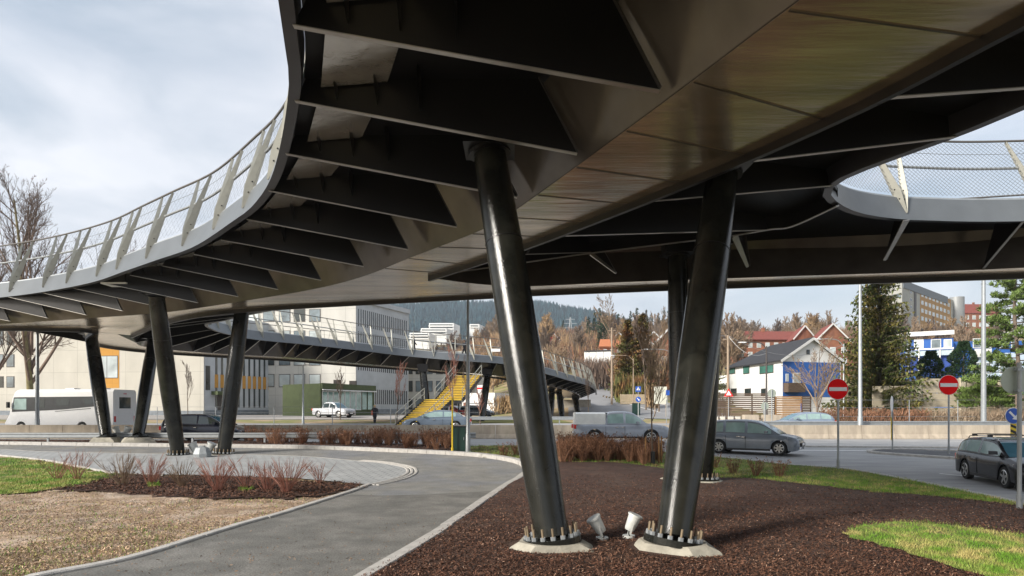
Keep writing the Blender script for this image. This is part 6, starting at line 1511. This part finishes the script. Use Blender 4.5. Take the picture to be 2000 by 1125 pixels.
# shrubs
def shrub(name, label, h, n, seed, m, lean=.5, r0=.012, cat='shrub', heads=False, curve=.3, side=2):
    r = random.Random(seed); mb = MB(); hd = MB()
    for k in range(n):
        a = r.uniform(0, 6.283); b = Vector((math.cos(a) * r.uniform(0, .12), math.sin(a) * r.uniform(0, .12), -.02)); hh = h * r.uniform(.5, 1.1); ln = Vector((math.cos(a), math.sin(a), 0)) * hh * r.uniform(.1, lean)
        p = [b, b + ln * .35 + Vector((0,0,hh*.35)) + rv(r, .03), b + ln * .75 + Vector((0,0,hh*.72)) + rv(r, .04), b + ln * (1 + curve * .3) + Vector((0,0,hh)) + rv(r, .05)]; mb.tube(p, [r0, r0*.85, r0*.6, r0*.3], 3, cap=False)
        for s in range(side):
            q = p[1 + s % 2].lerp(p[2], r.random()); mb.tube([q, q + ln * .3 + rv(r, .08) + Vector((0,0,hh*.22))], [r0*.6, r0*.25], 3, cap=False)
            if heads: e = q + ln * .3 + Vector((0,0,hh*.22)); hd.face([e + rv(r, .03), e + rv(r, .035), e + rv(r, .03) + Vector((0,0,.03))])
        if heads:
            for s in range(3): e = p[3] + rv(r, .03); hd.face([e + rv(r, .03), e + rv(r, .03), e + rv(r, .03) + Vector((0,0,.035))])
    g = thing(name, label, cat, (0,0,0)); k0 = len(mb.v); mb.v += hd.v; mb.f += [tuple(i + k0 for i in f) for f in hd.f]; mb.m += [0] * len(hd.f); mb.build('stems', m, g)
    return g
where = ['at the lawn corner, leftmost of the red shrubs', 'second from left, in the lawn edge', 'with pale dense stems left of the footing', 'right of the pale dense one before the paving', 'just before the left middle column', 'with the thickest red stems before the cable housing', 'with few stems and green tuft right of the middle columns', 'slim and upright mid bed', 'wide and tall in the right half of the bed', 'smallest, at the right end of the bed']
for k, (px, py, h, n) in enumerate([(112,938,1.0,16),(150,938,1.1,16),(240,950,1.15,34),(292,950,1.05,28),(356,952,1.0,26),(424,962,1.15,34),(483,958,1.05,16),(522,962,1.0,22),(560,966,1.1,34),(626,946,.75,16)]):
    g = shrub('bare_shrub', 'leafless reddish shrub ' + where[k], h * .86, int(n * 1.5), 100 + k, M['twig_tan'] if k in (2, 4) else M['twig_red'], lean=.85, r0=.0075, side=5); p = G(px, py); g.location = (p.x, p.y, p.z + .05)
sp_ = [shrub('brown_shrub', '', .72, 46, 130 + k, M['twig_rust'], lean=.5, r0=.008, heads=True) for k in range(3)]
poly1 = gpoly([(478,867),(700,871),(880,882),(905,886),(905,878),(880,868),(700,862),(478,861)]); poly2 = gpoly([(1094,878),(1290,893),(1290,914),(1200,903),(1094,903)])
pts_ = [(p, 0) for p in rnd_in(poly1, 75)] + [(p, 1) for p in rnd_in(poly2, 85)]
for k, (p, side_) in enumerate(pts_):
    o = sp_[k] if k < 3 else copy_tree(sp_[k % 3]); o.location = (p[0], p[1], T(*p) + .03); o.rotation_euler = (0,0,r.uniform(0,6.28)); s = r.uniform(.8, 1.2); o.scale = (s, s, s * (1.0 if side_ == 0 else 1.1))
    o['label'] = ('rust-brown dead-headed shrub in the strip along the far path kerb' if side_ == 0 else 'rust-brown dead-headed shrub in the bed behind the near columns'); o['group'] = ('shrubs along the far path kerb' if side_ == 0 else 'shrubs in the bed behind the near columns')
for k, (px, py, lab_) in enumerate([(1395,915,'brown shrub tuft right beside the rear column'),(1432,926,'brown shrub tuft on the verge, second from the column'),(1476,931,'brown shrub tuft on the verge, third from the column'),(1523,933,'small brown shrub tuft furthest right on the verge'),(1008,890,'single brown shrub left behind the near left column'),(985,893,'low brown shrub on the grass by the path kerb')]):
    g = shrub('brown_shrub', lab_, .6, 34, 150 + k, M['twig_rust'], lean=.45, r0=.008, heads=True); p = G(px, py); g.location = (p.x, p.y, p.z)
# -------- numpy scatters
def pin(x, y, poly):
    c = np.zeros(len(x), bool); n = len(poly); j = n - 1
    for i in range(n):
        xi, yi = poly[i][0], poly[i][1]; xj, yj = poly[j][0], poly[j][1]
        if yi != yj: m = ((yi > y) != (yj > y)) & (x < (xj - xi) * (y - yi) / (yj - yi) + xi); c ^= m
        j = i
    return c
Tv = np.vectorize(T)
def scatter(name, poly, n, maker, m, label, zoff=0.0, exclude=(), pw=2.0, ymax=40, view=True, zf=None):
    px_ = np.array([p[0] for p in poly]); py_ = np.array([p[1] for p in poly]); y0, y1 = max(py_.min(), 7.5), min(py_.max(), ymax)
    u = RNG.random(n * 6); Y = 1 / ((1/y0) ** pw + u * ((1/y1) ** pw - (1/y0) ** pw)) ** (1/pw)
    X = RNG.uniform(-.92, .92, n * 6) * Y; k = pin(X, Y, poly)
    for e in exclude: k &= ~pin(X, Y, e)
    X, Y = X[k][:n], Y[k][:n]; Z = Tv(X, Y) + zoff
    if zf: Z = Z + zf(X, Y)
    v, q = maker(X, Y, Z); me = bpy.data.meshes.new(name); nf = len(X); me.from_pydata(v.reshape(-1, 3).tolist(), [], (np.arange(nf * q).reshape(-1, q)).tolist()); me.materials.append(m)
    o = bpy.data.objects.new(name, me); COL.objects.link(o); return tag(o, label, None, None, 'stuff')
def chips(ln, wd):
    def mk(X, Y, Z):
        n = len(X); a = RNG.uniform(0, 6.283, n); l = RNG.uniform(.4, 1, n) * ln; w_ = RNG.uniform(.5, 1, n) * wd; tl = RNG.normal(0, .35, n); rl = RNG.normal(0, .5, n)
        dx = np.stack([np.cos(a) * np.cos(tl), np.sin(a) * np.cos(tl), np.sin(tl)], 1) * l[:, None]; dy = np.stack([-np.sin(a) * np.cos(rl), np.cos(a) * np.cos(rl), np.sin(rl)], 1) * w_[:, None]
        c = np.stack([X, Y, Z + np.abs(np.sin(tl)) * l + RNG.uniform(.004, .02, n)], 1); return np.stack([c - dx - dy, c + dx - dy * .6, c + dx * .9 + dy, c - dx + dy * .7], 1), 4
    return mk
def blades(h, wd):
    def mk(X, Y, Z):
        n = len(X); a = RNG.uniform(0, 6.283, n); hh = RNG.uniform(.4, 1.1, n) * h; b = np.stack([X, Y, Z], 1); s = np.stack([np.cos(a), np.sin(a), 0 * a], 1) * wd; t = b + np.stack([RNG.normal(0, .45, n) * hh, RNG.normal(0, .45, n) * hh, hh], 1); return np.stack([b - s, b + s, t], 1), 3
    return mk
zR = lambda x, y: .035 + .03 * np.sin(x * .9 + 1) * np.sin(y * .7); zL = lambda x, y: .03 * np.sin(x * 1.1) * np.sin(y * .9 + 1)
foots = [[(b.x + math.cos(a) * .8, b.y + math.sin(a) * .7) for a in [k * .5 for k in range(13)]] for b, t in COLS]
scatter('bark_mulch', mulchR, 95000, chips(.030, .010), M['chip'], 'dark brown bark chips covering the bed round the near columns', exclude=[patch] + foots, ymax=23, pw=1.6, zf=zR)
scatter('bark_mulch', mulchR, 9000, chips(.024, .007), mat('bark_chip_light', (.36,.22,.15), .8, var=.1, island=.5), 'paler bark chips scattered over the dark bed', exclude=[patch] + foots, ymax=20, pw=1.6, zf=zR)
scatter('bark_mulch', bedL, 15000, chips(.045, .016), M['chip'], 'bark chips in the bed of red shrubs', ymax=34, zoff=.05, pw=1, zf=zL)
scatter('bark_mulch', bedM, 9000, chips(.06, .02), M['chip'], 'bark chips in the strip along the guard rail', ymax=38, zoff=.03, pw=.6)
scatter('leaf_litter', soil, 45000, chips(.026, .010), M['soilchip'], 'dead leaves and crumbs over the brown soil', exclude=[bedL, lawnL], zoff=-.01, ymax=26, pw=1.4, zf=zL)
scatter('grass', patch, 42000, blades(.065, .0045), M['blade'], 'short patchy grass in the right foreground', ymax=16, zoff=.015, zf=zR)
scatter('grass', verge, 60000, blades(.10, .009), M['blade'], 'patchy yellow-green grass on the verge by the road', ymax=38, zoff=.02, pw=1.0)
scatter('grass', lawnL, 42000, blades(.09, .008), M['blade'], 'bright grass of the left lawn', ymax=36, zoff=.01, pw=1.0, zf=zL)
scatter('grass', soil, 6000, blades(.07, .007), M['blade'], 'sparse grass tufts on the brown soil', exclude=[bedL], ymax=24, zoff=-.01, zf=zL)
for k, (px, py) in enumerate([(300, 953), (478, 963)]):
    g = shrub('weed_tuft', ['small bright green weed tuft at the foot of the fourth red shrub', 'small bright green weed tuft in the middle of the shrub bed'][k], .16, 40, 170 + k, M['blade'], lean=1.0, r0=.012, cat='plant'); p = G(px, py); g.location = (p.x, p.y, p.z + .03)
scatter('leaf_litter', pathpoly, 1500, chips(.022, .010), mat('path_grit', (.20,.13,.08), .9, var=.1, island=.6), 'sparse grit and crumbs of bark on the footpath', zoff=.008, ymax=24, pw=1.8)
big = [(x + (x - 5.6) * .10, y + (y - 9.9) * .10) for x, y in patch]
scatter('grass', big, 7000, blades(.06, .0045), M['blade'], 'thin grass fringe round the right foreground lawn', exclude=[patch], ymax=16, zoff=.015, zf=zR)
# -------- distant wooded hill
ridge = [(500,606),(620,600),(700,596),(800,593),(880,587),(940,590),(1000,588),(1060,590),(1110,600),(1160,607),(1210,620),(1260,636),(1320,652),(1450,672),(1700,690)]
def hz(px, f):       # f 0 foot .. 1 crest
    d = 950 + 650 * f; y = interp(ridge, px) + 5; zt_ = CH + (HY - y) * 1600 / F; zf_ = 40; return d, zf_ + (zt_ - zf_) * (f ** .85)
mb = MB(); pxs = list(range(480, 1701, 20)); ids = {}
for j in range(12):
    for i, px in enumerate(pxs):
        f = min(1, j / 10); d, z = hz(px, f)
        if j == 11: d, z = 2100, 60
        ids[i, j] = len(mb.v); mb.v.append(((px - CX) / F * d, d, z))
for j in range(11):
    for i in range(len(pxs) - 1): mb.f.append((ids[i,j], ids[i+1,j], ids[i+1,j+1], ids[i,j+1])); mb.m.append(0)
tag(mb.build('hill', mat('forest_floor', (.02,.035,.025), .95, var=.3, vscale=.02), smooth=True, angle=180), None, None, None, 'structure')
mb = MB(); r = random.Random(9)
for k in range(8500):
    px = r.uniform(760, 1420); f = 1 - r.random() ** 1.4 * .95; d, z = hz(px, f); h = r.uniform(8, 17); w_ = h * r.uniform(.16, .24); c = Vector(((px - CX) / F * d, d + r.uniform(-6,6), z - 1)); n = 5; a0 = r.random() * 6
    base = [c + Vector((math.cos(a0 + 2*math.pi*q/n) * w_ * r.uniform(.7, 1.2), math.sin(a0 + 2*math.pi*q/n) * w_, h * .1)) for q in range(n)]; i = mb.vs(base + [c + Vector((r.uniform(-.4,.4), 0, h))])
    for q in range(n): mb.f.append((i+q, i+(q+1)%n, i+n)); mb.m.append(0)
tag(mb.build('forest', M['farwood']), 'far-off dark conifer forest covering the hill', None, None, 'stuff')

# -------- thin air haze
mb = MB(); mb.box((0, 1250, 154), (7400, 2720, 310)); hz_m = bpy.data.materials.new('haze_air'); hz_m.use_nodes = True; n_ = hz_m.node_tree; n_.nodes.clear(); o_ = n_.nodes.new('ShaderNodeOutputMaterial'); v_ = n_.nodes.new('ShaderNodeVolumePrincipled'); v_.inputs['Density'].default_value = .00018; v_.inputs['Color'].default_value = (.80,.88,1,1); v_.inputs['Anisotropy'].default_value = .2; n_.links.new(v_.outputs[0], o_.inputs['Volume'])
hb = mb.build('haze', hz_m); tag(hb, 'thin bluish air haze over the far wooded hill', None, None, 'stuff')
